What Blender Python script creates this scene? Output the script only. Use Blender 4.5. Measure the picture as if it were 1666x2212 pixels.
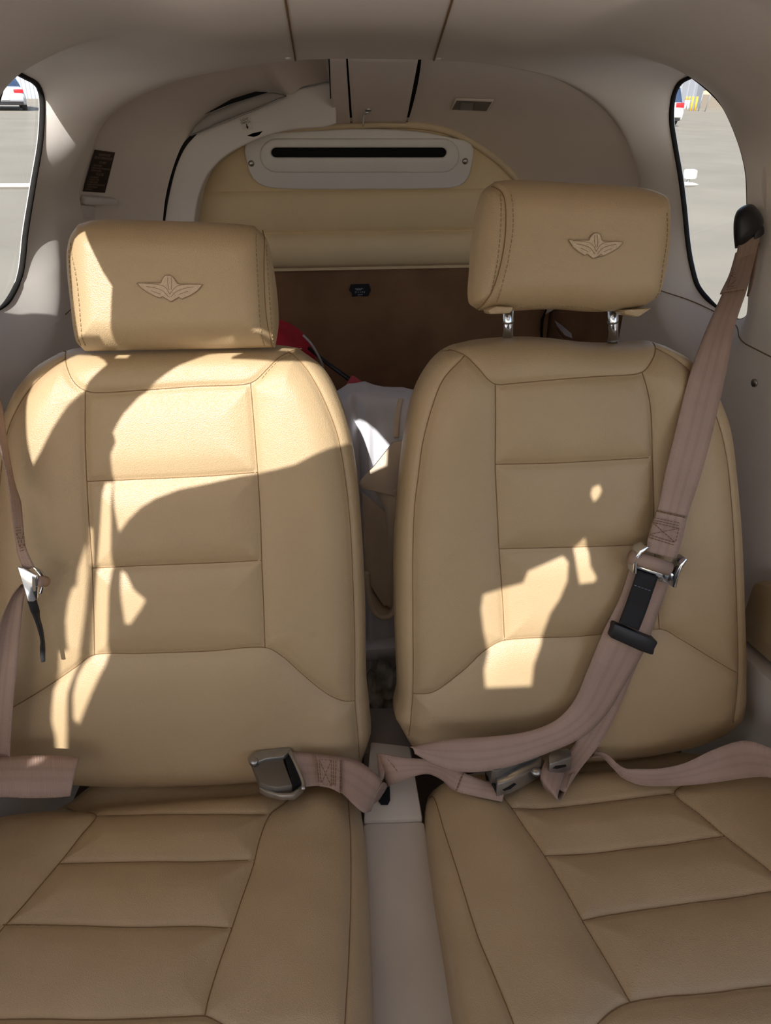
import bpy, bmesh, math, random
import numpy as np
from collections import deque
from mathutils import Vector, Matrix
from mathutils.bvhtree import BVHTree

random.seed(4)
rng = np.random.default_rng(4)
scene = bpy.context.scene
for o in list(bpy.data.objects):
    bpy.data.objects.remove(o)

# ------------------------------------------------------------------ camera
# cabin frame: X to the right of the picture, Y aft (away), Z up, camera at height 0
F_PX, PITCH, YAW = 1600.0, math.radians(31.4), math.radians(4.7)
CAM = np.array([-0.09, 0.0, 0.0])
_fh = np.array([math.sin(YAW), math.cos(YAW), 0])
C_R = np.array([math.cos(YAW), -math.sin(YAW), 0])
C_F = _fh * math.cos(PITCH) + np.array([0, 0, -math.sin(PITCH)])
C_U = _fh * math.sin(PITCH) + np.array([0, 0, math.cos(PITCH)])
cd = bpy.data.cameras.new('camera')
cd.sensor_fit = 'VERTICAL'
cd.sensor_height = 36.0
cd.lens = 36.0 * F_PX / 2212.0
cd.clip_start = 0.02
cd.clip_end = 2000
cam = bpy.data.objects.new('camera', cd)
scene.collection.objects.link(cam)
m = Matrix.Identity(4)
for i, ax in enumerate((C_R, C_U, -C_F)):
    for j in range(3):
        m[j][i] = ax[j]
for j in range(3):
    m[j][3] = CAM[j]
cam.matrix_world = m
scene.camera = cam

# ------------------------------------------------------------------ light
SUN = np.array([0.22, 1.0, -0.83])            # direction the sunlight travels
world = bpy.data.worlds.new('world')
scene.world = world
world.use_nodes = True
wn = world.node_tree
wn.nodes.clear()
wo = wn.nodes.new('ShaderNodeOutputWorld')
wb = wn.nodes.new('ShaderNodeBackground')
sk = wn.nodes.new('ShaderNodeTexSky')
sk.sky_type = 'NISHITA'
sk.sun_disc = False
sk.sun_elevation = math.radians(39)
sk.sun_rotation = math.radians(180 + 12.4)
sk.air_density = 1.0
sk.dust_density = 2.0
sk.ozone_density = 0.6
wb.inputs['Strength'].default_value = 0.40
wn.links.new(sk.outputs[0], wb.inputs[0])
wn.links.new(wb.outputs[0], wo.inputs[0])
sl = bpy.data.lights.new('sun', 'SUN')
sl.energy = 12.5
sl.color = (1.0, 0.97, 0.925)
sl.angle = math.radians(0.42)
so = bpy.data.objects.new('sun', sl)
scene.collection.objects.link(so)
so.rotation_euler = Vector(SUN).to_track_quat('-Z', 'Y').to_euler()
so.location = (-3, -8, 7)

vs = scene.view_settings
vs.view_transform = 'Standard'
vs.look = 'None'
vs.exposure = -0.60
vs.gamma = 1.0
vs.use_curve_mapping = False
scene.cycles.max_bounces = 10
scene.cycles.diffuse_bounces = 6
scene.cycles.caustics_reflective = False
scene.cycles.caustics_refractive = False
scene.cycles.sample_clamp_indirect = 6.0

# ------------------------------------------------------------------ pixel rays
def ray(x, y):
    return C_F + C_R * (x - 833.0) / F_PX + C_U * (1106.0 - y) / F_PX
def atY(x, y, Y):
    d = ray(x, y); return CAM + d * (Y - CAM[1]) / d[1]
def atX(x, y, X):
    d = ray(x, y); return CAM + d * (X - CAM[0]) / d[0]
def atZ(x, y, Z):
    d = ray(x, y); return CAM + d * (Z - CAM[2]) / d[2]
def atP(x, y, o, n):
    d = ray(x, y); return CAM + d * (((o - CAM) @ n) / (d @ n))

REC = math.radians(15)
B_O = np.array([0, .65, -.805]); B_N = np.array([0, -math.cos(REC), math.sin(REC)])
B_U = np.array([1., 0, 0]); B_V = np.array([0, math.sin(REC), math.cos(REC)])
TLT = math.radians(8)
Q_O = np.array([0, .66, -.80]); Q_N = np.array([0, math.sin(TLT), math.cos(TLT)])
Q_U = np.array([1., 0, 0]); Q_V = np.array([0, math.cos(TLT), -math.sin(TLT)])
def BP(x, y, off=0.): return atP(x, y, B_O + B_N * off, B_N)
def QP(x, y, off=0.): return atP(x, y, Q_O + Q_N * off, Q_N)

# ------------------------------------------------------------------ materials
def node(nt, t, **kw):
    n = nt.nodes.new(t)
    for k, v in kw.items():
        if k in n.inputs: n.inputs[k].default_value = v
        else: setattr(n, k, v)
    return n
def s2l(c):
    return tuple(((v / 255.) / 12.92 if v / 255. <= .04045 else ((v / 255. + .055) / 1.055) ** 2.4) for v in c)
def material(name, col, rough=.5, metal=0., var=.06, vscale=18., bump=0., bscale=300., spec=.5,
             spots=0., spot_col=(70, 55, 45), spot_scale=9., sheen=0., voronoi=False, var2=None):
    mt = bpy.data.materials.new(name)
    mt.use_nodes = True
    nt = mt.node_tree
    b = nt.nodes['Principled BSDF']
    b.inputs['Roughness'].default_value = rough
    b.inputs['Metallic'].default_value = metal
    b.inputs['Specular IOR Level'].default_value = spec
    if sheen: b.inputs['Sheen Weight'].default_value = sheen
    c = s2l(col)
    tc = node(nt, 'ShaderNodeTexCoord')
    nz = node(nt, 'ShaderNodeTexNoise', Scale=vscale, Detail=4.)
    nt.links.new(tc.outputs['Object'], nz.inputs['Vector'])
    rp = node(nt, 'ShaderNodeValToRGB')
    rp.color_ramp.elements[0].position = .3
    rp.color_ramp.elements[1].position = .7
    lo = s2l(var2) if var2 else tuple(v * (1 - var) for v in c)
    rp.color_ramp.elements[0].color = (*lo, 1)
    rp.color_ramp.elements[1].color = (*[min(1, v * (1 + var)) for v in c], 1)
    nt.links.new(nz.outputs['Fac'], rp.inputs['Fac'])
    last = rp.outputs['Color']
    if spots:
        n2 = node(nt, 'ShaderNodeTexNoise', Scale=spot_scale, Detail=8., Roughness=.7)
        nt.links.new(tc.outputs['Object'], n2.inputs['Vector'])
        r2 = node(nt, 'ShaderNodeValToRGB')
        r2.color_ramp.elements[0].position = .60
        r2.color_ramp.elements[1].position = .78
        r2.color_ramp.elements[0].color = (0, 0, 0, 1)
        r2.color_ramp.elements[1].color = (spots, spots, spots, 1)
        nt.links.new(n2.outputs['Fac'], r2.inputs['Fac'])
        mx = node(nt, 'ShaderNodeMix', data_type='RGBA')
        nt.links.new(r2.outputs['Color'], mx.inputs['Factor'])
        nt.links.new(last, mx.inputs['A'])
        mx.inputs['B'].default_value = (*s2l(spot_col), 1)
        last = mx.outputs['Result']
    nt.links.new(last, b.inputs['Base Color'])
    if bump:
        if voronoi:
            bn = node(nt, 'ShaderNodeTexVoronoi', Scale=bscale)
            bo = bn.outputs['Distance']
        else:
            bn = node(nt, 'ShaderNodeTexNoise', Scale=bscale, Detail=3.)
            bo = bn.outputs['Fac']
        nt.links.new(tc.outputs['Object'], bn.inputs['Vector'])
        bp = node(nt, 'ShaderNodeBump', Strength=bump, Distance=.001)
        nt.links.new(bo, bp.inputs['Height'])
        nt.links.new(bp.outputs[0], b.inputs['Normal'])
    return mt

M = {}
M['leather'] = material('beige_leather', (168, 145, 112), .38, var=.05, vscale=7, bump=.35, bscale=900, voronoi=True,
                        spots=.25, spot_col=(150, 120, 85), spot_scale=11)
M['seam'] = material('seam_thread', (120, 92, 60), .8)
M['stitch'] = material('stitch_thread', (146, 124, 92), .8)
M['piping'] = material('cream_piping', (214, 196, 165), .6)
M['liner'] = material('greige_liner', (233, 224, 216), .62, var=.03, vscale=5, bump=.12, bscale=1200,
                      spots=.10, spot_col=(140, 125, 115), spot_scale=14)
M['aft'] = material('aft_liner', (228, 216, 207), .65, var=.03, vscale=4, bump=.1, bscale=900)
M['frame'] = material('white_moulding', (224, 217, 213), .5, var=.04, vscale=6, spots=.15, spot_col=(130, 115, 100))
M['door_hole'] = material('brown_door_lining', (140, 115, 102), .85, var=.1)
M['cream'] = material('cream_vinyl', (228, 205, 164), .55, var=.05, vscale=5, bump=.1, bscale=700,
                      spots=.3, spot_col=(160, 128, 88), spot_scale=6)
M['plastic_white'] = material('white_plastic', (226, 222, 220), .45, var=.02)
M['carpet'] = material('brown_carpet', (140, 108, 82), .95, var=.22, vscale=7, bump=.6, bscale=900,
                       spots=.5, spot_col=(86, 66, 52), spot_scale=5, spec=.1)
M['carpet2'] = material('brown_side_carpet', (128, 100, 78), .95, var=.2, vscale=9, bump=.6, bscale=900, spec=.1)
M['floor'] = material('floor_carpet', (92, 76, 62), .95, var=.2, vscale=30, bump=.5, bscale=700, spec=.1)
M['wood'] = material('varnished_wood', (150, 96, 50), .5, var=.2, vscale=20)
M['black'] = material('black_plastic', (24, 25, 30), .45, var=.1)
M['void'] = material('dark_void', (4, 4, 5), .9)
M['rubber'] = material('black_rubber', (36, 34, 32), .9, var=.15, vscale=40, spec=.15)
M['console'] = material('grey_console', (184, 176, 166), .55, var=.03, spots=.15, spot_col=(110, 100, 95), spot_scale=22)
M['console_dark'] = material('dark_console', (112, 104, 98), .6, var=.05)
M['steel'] = material('brushed_steel', (170, 168, 164), .3, .9, var=.08, vscale=120)
M['chrome'] = material('chrome', (215, 220, 228), .12, 1., var=.02)
M['dark_steel'] = material('dark_steel', (112, 105, 97), .42, .5, var=.06)
M['strip'] = material('grey_metal_strip', (135, 130, 126), .45, .4, var=.05)
M['canvas'] = material('white_canvas', (205, 204, 210), .9, var=.04, vscale=30, bump=.4, bscale=1500, spec=.2)
M['canvas_tan'] = material('tan_canvas', (204, 186, 164), .9, var=.06, vscale=30, bump=.5, bscale=1500, spec=.2)
M['camo'] = material('camouflage_cloth', (158, 152, 142), .95, var=.3, vscale=26, var2=(78, 74, 68), bump=.3, bscale=700,
                     spots=.6, spot_col=(96, 70, 66), spot_scale=30, spec=.1)
M['red'] = material('red_fabric', (178, 22, 48), .6, var=.12, vscale=25, bump=.3, bscale=700)
M['red_light'] = material('red_strap', (196, 74, 92), .7, var=.08)
M['cord'] = material('white_cord', (190, 186, 180), .6)
M['placard'] = material('dark_brown_placard', (40, 28, 24), .4, var=.05)
M['placard_text'] = material('placard_text', (160, 138, 122), .6)
M['paper'] = material('pale_sticker', (214, 205, 200), .5, var=.02)
M['ink'] = material('black_ink', (22, 18, 18), .7)
M['label_text'] = material('label_text', (150, 160, 180), .6)
M['label'] = material('navy_label', (14, 16, 26), .55)
M['emblem'] = material('embroidery', (200, 178, 152), .7, var=.10, vscale=380, bump=.9, bscale=1500)
M['emblem_line'] = material('embroidery_outline', (140, 117, 92), .8)
M['asphalt'] = material('pale_asphalt', (140, 132, 118), .9, var=.08, vscale=.6, bump=.3, bscale=30,
                        spots=.35, spot_col=(118, 111, 102), spot_scale=.35, spec=.2)
M['car_silver'] = material('silver_paint', (198, 202, 210), .25, .35, var=.01)
M['car_white'] = material('white_paint', (226, 226, 224), .25, 0, var=.01)
M['glass_dark'] = material('tinted_glass', (52, 66, 88), .08, 0, var=.02)
M['tail_red'] = material('red_lens', (200, 34, 40), .25)
M['tyre'] = material('tyre', (38, 38, 42), .8)
M['wheel'] = material('alloy_wheel', (170, 172, 178), .35, .7)
M['hangar_white'] = material('white_cladding', (222, 224, 230), .7, var=.02)
M['hangar_grey'] = material('grey_cladding', (150, 152, 158), .7, var=.03)
M['hangar_tan'] = material('tan_cladding', (232, 208, 164), .7, var=.02)
M['hangar_base'] = material('taupe_plinth', (150, 138, 122), .8, var=.05)
M['yellow'] = material('yellow_paint', (236, 180, 52), .5, var=.05)
M['grey_post'] = material('grey_steel_post', (140, 144, 150), .55, .3, var=.04)
M['plane_white'] = material('aircraft_white', (226, 222, 216), .3, var=.02)
M['strobe'] = material('white_lens', (235, 240, 245), .2)

def glass_material():
    mt = bpy.data.materials.new('window_pane')
    mt.use_nodes = True
    nt = mt.node_tree
    out = nt.nodes['Material Output']
    nt.nodes.remove(nt.nodes['Principled BSDF'])
    tr = node(nt, 'ShaderNodeBsdfTransparent')
    tr.inputs['Color'].default_value = (.90, .93, .95, 1)
    gl = node(nt, 'ShaderNodeBsdfGlossy', Roughness=.03)
    mx = node(nt, 'ShaderNodeMixShader')
    mx.inputs[0].default_value = .07
    nt.links.new(tr.outputs[0], mx.inputs[1])
    nt.links.new(gl.outputs[0], mx.inputs[2])
    nt.links.new(mx.outputs[0], out.inputs[0])
    return mt
M['glass'] = glass_material()

def belt_material(name, col):
    mt = material(name, col, .75, var=.06, vscale=20, spec=.3)
    nt = mt.node_tree
    b = nt.nodes['Principled BSDF']
    uv = node(nt, 'ShaderNodeUVMap')
    sp = node(nt, 'ShaderNodeSeparateXYZ')
    nt.links.new(uv.outputs[0], sp.inputs[0])
    rp = node(nt, 'ShaderNodeValToRGB')
    e = rp.color_ramp.elements
    e[0].position = 0; e[0].color = (.95, .95, .95, 1)
    e[1].position = 1; e[1].color = (.95, .95, .95, 1)
    for p, v in ((.12, .96), (.14, 1.04), (.32, 1.04), (.34, .94), (.42, .94), (.44, 1.04), (.57, 1.04), (.59, .94), (.67, .94), (.69, 1.04), (.86, 1.04), (.88, .96)):
        q = e.new(p); q.color = (v, v, v, 1)
    rp.color_ramp.interpolation = 'LINEAR'
    nt.links.new(sp.outputs[0], rp.inputs['Fac'])
    mul = node(nt, 'ShaderNodeMix', data_type='RGBA', blend_type='MULTIPLY')
    mul.inputs['Factor'].default_value = 1.
    src = b.inputs['Base Color'].links[0].from_socket
    nt.links.new(src, mul.inputs['A'])
    nt.links.new(rp.outputs['Color'], mul.inputs['B'])
    nt.links.new(mul.outputs['Result'], b.inputs['Base Color'])
    w = node(nt, 'ShaderNodeTexWave', Scale=1.)
    w.bands_direction = 'Y'
    mp = node(nt, 'ShaderNodeMapping')
    mp.inputs['Scale'].default_value = (1, 190, 1)
    nt.links.new(uv.outputs[0], mp.inputs['Vector'])
    nt.links.new(mp.outputs[0], w.inputs['Vector'])
    bp = node(nt, 'ShaderNodeBump', Strength=.35, Distance=.0006)
    nt.links.new(w.outputs['Fac'], bp.inputs['Height'])
    nt.links.new(bp.outputs[0], b.inputs['Normal'])
    return mt
M['belt'] = belt_material('taupe_webbing', (156, 132, 119))
M['belt_black'] = material('black_webbing', (22, 21, 24), .8, bump=.4, bscale=900)

# ------------------------------------------------------------------ mesh helpers
def link(o, parent=None):
    scene.collection.objects.link(o)
    if parent is not None:
        o.parent = parent
        o.matrix_parent_inverse = Matrix.Translation(-parent.location)
    return o
def mesh(name, v, f, mat, parent=None, smooth=True, uvs=None):
    me = bpy.data.meshes.new(name)
    me.from_pydata([tuple(map(float, p)) for p in v], [], [tuple(int(i) for i in q) for q in f])
    me.update()
    if uvs is not None:
        l = me.uv_layers.new(name='UVMap')
        li = np.zeros(len(me.loops), dtype=np.int32)
        me.loops.foreach_get('vertex_index', li)
        l.data.foreach_set('uv', np.asarray(uvs, dtype=np.float32)[li].ravel())
    bm = bmesh.new(); bm.from_mesh(me)
    bmesh.ops.recalc_face_normals(bm, faces=bm.faces)
    bm.to_mesh(me); bm.free()
    me.materials.append(M[mat] if isinstance(mat, str) else mat)
    if smooth:
        me.polygons.foreach_set('use_smooth', [True] * len(me.polygons))
    o = bpy.data.objects.new(name, me)
    return link(o, parent)
def tag(o, label, cat=None, group=None, kind=None):
    if label: o['label'] = label
    if cat: o['category'] = cat
    if group: o['group'] = group
    if kind: o['kind'] = kind
    return o
def struct(o, label=None):
    o['kind'] = 'structure'
    if label: o['label'] = label
    return o
def thing(name, label, cat, loc, group=None):
    o = bpy.data.objects.new(name, None)
    o.empty_display_size = .05
    o.location = Vector([float(a) for a in loc])
    scene.collection.objects.link(o)
    return tag(o, label, cat, group)

def catmull(pts, n):
    P = np.asarray(pts, float)
    if len(P) < 3:
        t = np.linspace(0, 1, n)[:, None]
        return P[0] * (1 - t) + P[-1] * t
    seg = np.linalg.norm(np.diff(P, axis=0), axis=1)
    s = np.concatenate([[0], np.cumsum(np.maximum(seg, 1e-9))])
    q = np.linspace(0, s[-1], n)
    T = np.zeros_like(P)
    T[1:-1] = (P[2:] - P[:-2]) / (s[2:] - s[:-2])[:, None]
    T[0] = (P[1] - P[0]) / (s[1] - s[0]); T[-1] = (P[-1] - P[-2]) / (s[-1] - s[-2])
    i = np.clip(np.searchsorted(s, q, side='right') - 1, 0, len(P) - 2)
    h = (s[i + 1] - s[i])[:, None]; t = ((q - s[i]) / (s[i + 1] - s[i]))[:, None]
    return ((2 * t**3 - 3 * t**2 + 1) * P[i] + (t**3 - 2 * t**2 + t) * h * T[i]
            + (-2 * t**3 + 3 * t**2) * P[i + 1] + (t**3 - t**2) * h * T[i + 1])
def resample(pts, n):
    P = np.asarray(pts, float)
    s = np.concatenate([[0], np.cumsum(np.linalg.norm(np.diff(P, axis=0), axis=1))])
    q = np.linspace(0, s[-1], n)
    return np.stack([np.interp(q, s, P[:, k]) for k in range(P.shape[1])], 1)
def tube_data(pts, r, n=8, closed=False):
    P = np.asarray(pts, float); N = len(P)
    if closed: T = np.roll(P, -1, 0) - np.roll(P, 1, 0)
    else: T = np.gradient(P, axis=0)
    T /= np.maximum(np.linalg.norm(T, axis=1), 1e-9)[:, None]
    ref = np.array([0, 0, 1.]) if abs(T[0] @ np.array([0, 0, 1.])) < .9 else np.array([1., 0, 0])
    v = []; nn = ref - T[0] * (ref @ T[0]); nn /= np.linalg.norm(nn)
    rr = np.broadcast_to(np.asarray(r, float), (N,))
    for i in range(N):
        nn = nn - T[i] * (nn @ T[i]); nn /= max(np.linalg.norm(nn), 1e-9)
        b = np.cross(T[i], nn)
        for k in range(n):
            a = 2 * math.pi * k / n
            v.append(P[i] + rr[i] * (math.cos(a) * nn + math.sin(a) * b))
    f = []
    for i in range(N if closed else N - 1):
        j = (i + 1) % N
        for k in range(n):
            f.append((i * n + k, i * n + (k + 1) % n, j * n + (k + 1) % n, j * n + k))
    if not closed:
        f.append(tuple(range(n - 1, -1, -1))); f.append(tuple(range((N - 1) * n, N * n)))
    return v, f
def tube(name, pts, r, mat, parent=None, n=8, closed=False):
    v, f = tube_data(pts, r, n, closed)
    return mesh(name, v, f, mat, parent)
def prism_data(poly, vec):
    a = [np.asarray(p, float) for p in poly]; n = len(a)
    vec = np.asarray(vec, float)
    v = a + [p + vec for p in a]
    f = [tuple(range(n)), tuple(range(2 * n - 1, n - 1, -1))]
    for i in range(n):
        j = (i + 1) % n
        f.append((i, j, n + j, n + i))
    return v, f
def bevel_obj(o, w, seg=2, angle=40):
    bm = bmesh.new(); bm.from_mesh(o.data)
    ed = [e for e in bm.edges if len(e.link_faces) == 2 and e.calc_face_angle(0) > math.radians(angle)]
    bmesh.ops.bevel(bm, geom=ed, offset=w, segments=seg, affect='EDGES', clamp_overlap=True, profile=.5)
    bm.to_mesh(o.data); bm.free()
    return o
def shade_auto(o, ang=35):
    me = o.data
    bm = bmesh.new(); bm.from_mesh(me)
    for fc in bm.faces: fc.smooth = True
    for e in bm.edges:
        if len(e.link_faces) == 2: e.smooth = e.calc_face_angle(0) < math.radians(ang)
    bm.to_mesh(me); bm.free()
    return o
def prism(name, poly, vec, mat, parent=None, bevel=0.):
    v, f = prism_data(poly, vec)
    o = mesh(name, v, f, mat, parent, smooth=False)
    if bevel: bevel_obj(o, bevel)
    return shade_auto(o)
def box(name, c, size, mat, parent=None, bevel=0., axes=None):
    ax = [np.array(a, float) for a in (axes or ((1, 0, 0), (0, 1, 0), (0, 0, 1)))]
    c = np.asarray(c, float); s = np.asarray(size, float) / 2
    poly = [c - ax[2] * s[2] + ax[0] * s[0] * i + ax[1] * s[1] * j for i, j in ((-1, -1), (1, -1), (1, 1), (-1, 1))]
    return prism(name, poly, ax[2] * s[2] * 2, mat, parent, bevel)
def disc_lathe(name, c, n, prof, mat, parent=None, seg=20):
    n = np.asarray(n, float) / np.linalg.norm(n)
    a = np.cross(n, [0, 0, 1.]) if abs(n[2]) < .9 else np.cross(n, [1., 0, 0]); a /= np.linalg.norm(a)
    b = np.cross(n, a); v = []; f = []
    for r, h in prof:
        for k in range(seg):
            t = 2 * math.pi * k / seg
            v.append(np.asarray(c) + n * h + r * (math.cos(t) * a + math.sin(t) * b))
    for i in range(len(prof) - 1):
        for k in range(seg):
            f.append((i * seg + k, i * seg + (k + 1) % seg, (i + 1) * seg + (k + 1) % seg, (i + 1) * seg + k))
    f.append(tuple(range(seg))); f.append(tuple(range((len(prof) - 1) * seg, len(prof) * seg)))
    return mesh(name, v, f, mat, parent)
def grid_mesh(name, G, mat, parent=None, thick=0., uv=False):
    G = np.asarray(G); a, b = G.shape[:2]
    idx = np.arange(a * b).reshape(a, b)
    f = np.stack([idx[:-1, :-1], idx[1:, :-1], idx[1:, 1:], idx[:-1, 1:]], -1).reshape(-1, 4)
    uvs = None
    if uv:
        uvs = np.stack(np.meshgrid(np.linspace(0, 1, a), np.linspace(0, 1, b), indexing='ij'), -1).reshape(-1, 2)
    o = mesh(name, G.reshape(-1, 3), f, mat, parent, uvs=uvs)
    if thick:
        md = o.modifiers.new('thickness', 'SOLIDIFY'); md.thickness = thick; md.offset = 0
    return o
def loft(A, B, na, nb, bulge=0., bdir=None):
    A = catmull(A, na); B = catmull(B, na)
    t = np.linspace(0, 1, nb)[None, :, None]
    G = A[:, None] * (1 - t) + B[:, None] * t
    if bulge: G = G + np.asarray(bdir)[None, None] * bulge * (4 * t * (1 - t))
    return G
def bvh_of(o):
    me = o.data
    return BVHTree.FromPolygons([v.co.copy() for v in me.vertices], [tuple(p.vertices) for p in me.polygons])
def hit(b, x, y):
    d = Vector(ray(x, y)).normalized()
    p, n, i, t = b.ray_cast(Vector(CAM), d)
    if p is None:                       # ray slips past the edge: take the closest point of the surface
        q = Vector(CAM) + d * (Vector(CAM) - Vector((0, 1.5, -.3))).length
        p, n, i, t = b.find_nearest(q)
    if n.dot(d) > 0: n = -n
    return np.array(p), np.array(n)

def plate(name, outer, holes, o, u, v, n, thick, mat, parent=None, bevel=0.):
    """flat plate with holes, filled 2D outline extruded along n; outline points are 3D and lie in the plane"""
    cu = bpy.data.curves.new(name, 'CURVE'); cu.dimensions = '2D'; cu.fill_mode = 'BOTH'
    cu.extrude = thick / 2; cu.bevel_depth = bevel; cu.bevel_resolution = 2
    for loop in [outer] + holes:
        sp = cu.splines.new('POLY'); sp.points.add(len(loop) - 1); sp.use_cyclic_u = True
        for p, q in zip(sp.points, loop):
            d = np.asarray(q) - o
            p.co = (d @ u, d @ v, 0, 1)
    tmp = bpy.data.objects.new('tmp', cu); scene.collection.objects.link(tmp)
    dg = bpy.context.evaluated_depsgraph_get()
    me = bpy.data.meshes.new_from_object(tmp.evaluated_get(dg))
    bpy.data.objects.remove(tmp); bpy.data.curves.remove(cu)
    co = np.zeros(len(me.vertices) * 3); me.vertices.foreach_get('co', co); co = co.reshape(-1, 3)
    w = o + co[:, :1] * u + co[:, 1:2] * v + (co[:, 2:3] + thick / 2) * n
    me.vertices.foreach_set('co', w.ravel())
    me.name = name
    me.materials.clear(); me.materials.append(M[mat])
    ob = link(bpy.data.objects.new(name, me), parent)
    bm = bmesh.new(); bm.from_mesh(me)
    bmesh.ops.remove_doubles(bm, verts=bm.verts, dist=1e-5)
    bmesh.ops.recalc_face_normals(bm, faces=bm.faces)
    bm.to_mesh(me); bm.free()
    return shade_auto(ob)

def text_mesh(body):
    cu = bpy.data.curves.new('t', 'FONT'); cu.body = body; cu.size = 1.; cu.align_x = 'LEFT'
    cu.fill_mode = 'FRONT'
    tmp = bpy.data.objects.new('tmp', cu); scene.collection.objects.link(tmp)
    dg = bpy.context.evaluated_depsgraph_get()
    me = bpy.data.meshes.new_from_object(tmp.evaluated_get(dg))
    co = np.zeros(len(me.vertices) * 3); me.vertices.foreach_get('co', co); co = co.reshape(-1, 3)[:, :2]
    f = [tuple(p.vertices) for p in me.polygons]
    bpy.data.objects.remove(tmp); bpy.data.curves.remove(cu); bpy.data.meshes.remove(me)
    return co, f
def text_on_quad(name, body, quad, rect, off, mat, parent):
    """text stretched into rect (x0,y0,x1,y1 in 0..1, y down) of a 3D quad given as TL,TR,BR,BL"""
    co, f = text_mesh(body)
    mn, mx = co.min(0), co.max(0)
    t = (co - mn) / (mx - mn)
    x = rect[0] + t[:, 0] * (rect[2] - rect[0]); y = rect[3] + t[:, 1] * (rect[1] - rect[3])
    TL, TR, BR, BL = [np.asarray(p) for p in quad]
    w = (TL * ((1 - x) * (1 - y))[:, None] + TR * (x * (1 - y))[:, None] + BR * (x * y)[:, None] + BL * ((1 - x) * y)[:, None])
    return mesh(name, w + np.asarray(off), f, mat, parent, smooth=False)

def ribbon(name, pairs, mat, parent=None, n=60, m=7, thick=.0016, cup=0.):
    """strap from (left 3D, right 3D) pairs"""
    L = np.array([p[0] for p in pairs]); R = np.array([p[1] for p in pairs])
    S = catmull(np.hstack([L, R]), n)
    L, R = S[:, :3], S[:, 3:]
    mid = (L + R) / 2
    s = np.concatenate([[0], np.cumsum(np.linalg.norm(np.diff(mid, axis=0), axis=1))])
    t = np.linspace(0, 1, m)
    G = L[:, None] * (1 - t)[None, :, None] + R[:, None] * t[None, :, None]
    T = np.gradient(mid, axis=0); W = R - L
    N = np.cross(T, W); N /= np.maximum(np.linalg.norm(N, axis=1), 1e-9)[:, None]
    if cup: G = G + N[:, None] * (cup * (4 * t * (1 - t)))[None, :, None]
    v = np.concatenate([(G + N[:, None] * thick / 2).reshape(-1, 3), (G - N[:, None] * thick / 2).reshape(-1, 3)])
    K = n * m; idx = np.arange(K).reshape(n, m)
    f = [tuple(q) for q in np.stack([idx[:-1, :-1], idx[1:, :-1], idx[1:, 1:], idx[:-1, 1:]], -1).reshape(-1, 4)]
    f += [tuple(int(i) + K for i in reversed(q)) for q in f]
    bd = list(idx[:, 0]) + list(idx[-1, 1:]) + list(idx[::-1, -1][1:]) + list(idx[0, ::-1][1:-1])
    for i in range(len(bd)):
        a, b = bd[i], bd[(i + 1) % len(bd)]
        f.append((a, b, b + K, a + K))
    uv = np.stack([np.tile(t, n), np.repeat(s, m)], 1)
    return mesh(name, v, f, mat, parent, uvs=np.concatenate([uv, uv]))
def dashes(name, pts, mat, parent, dash=.0032, gap=.0018, r=.0005, n=None):
    """running stitch along a 3D path"""
    L = np.sum(np.linalg.norm(np.diff(np.asarray(pts), axis=0), axis=1))
    k = max(1, int(L / (dash + gap)))
    P = resample(pts, k * 6 + 1)
    v, f = [], []
    for i in range(k):
        a, b = P[i * 6], P[min(i * 6 + 4, len(P) - 1)]
        tv, tf = tube_data([a, b], r, 4)
        f += [tuple(j + len(v) for j in q) for q in tf]; v += tv
    o = mesh(name, v, f, mat, parent)
    return tag(o, None, kind='stuff')

# ------------------------------------------------------------------ upholstered pads
def seg_dist(P, poly, closed=False):
    A = np.asarray(poly, float)
    B = np.roll(A, -1, 0) if closed else A[1:]
    if not closed: A = A[:-1]
    best = np.full(len(P), 1e9)
    for a, b in zip(A, B):
        ab = b - a; L = ab @ ab
        t = np.clip(((P - a) @ ab) / max(L, 1e-12), 0, 1)
        d = np.hypot(P[:, 0] - a[0] - t * ab[0], P[:, 1] - a[1] - t * ab[1])
        best = np.minimum(best, d)
    return best
def signed_dist(P, poly):
    d = seg_dist(P, poly, True)
    A = np.asarray(poly); B = np.roll(A, -1, 0)
    ins = np.zeros(len(P), bool)
    for a, b in zip(A, B):
        c = ((a[1] > P[:, 1]) != (b[1] > P[:, 1]))
        with np.errstate(divide='ignore', invalid='ignore'):
            x = (b[0] - a[0]) * (P[:, 1] - a[1]) / (b[1] - a[1]) + a[0]
        ins ^= c & (P[:, 0] < x)
    return np.where(ins, -d, d)

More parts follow.
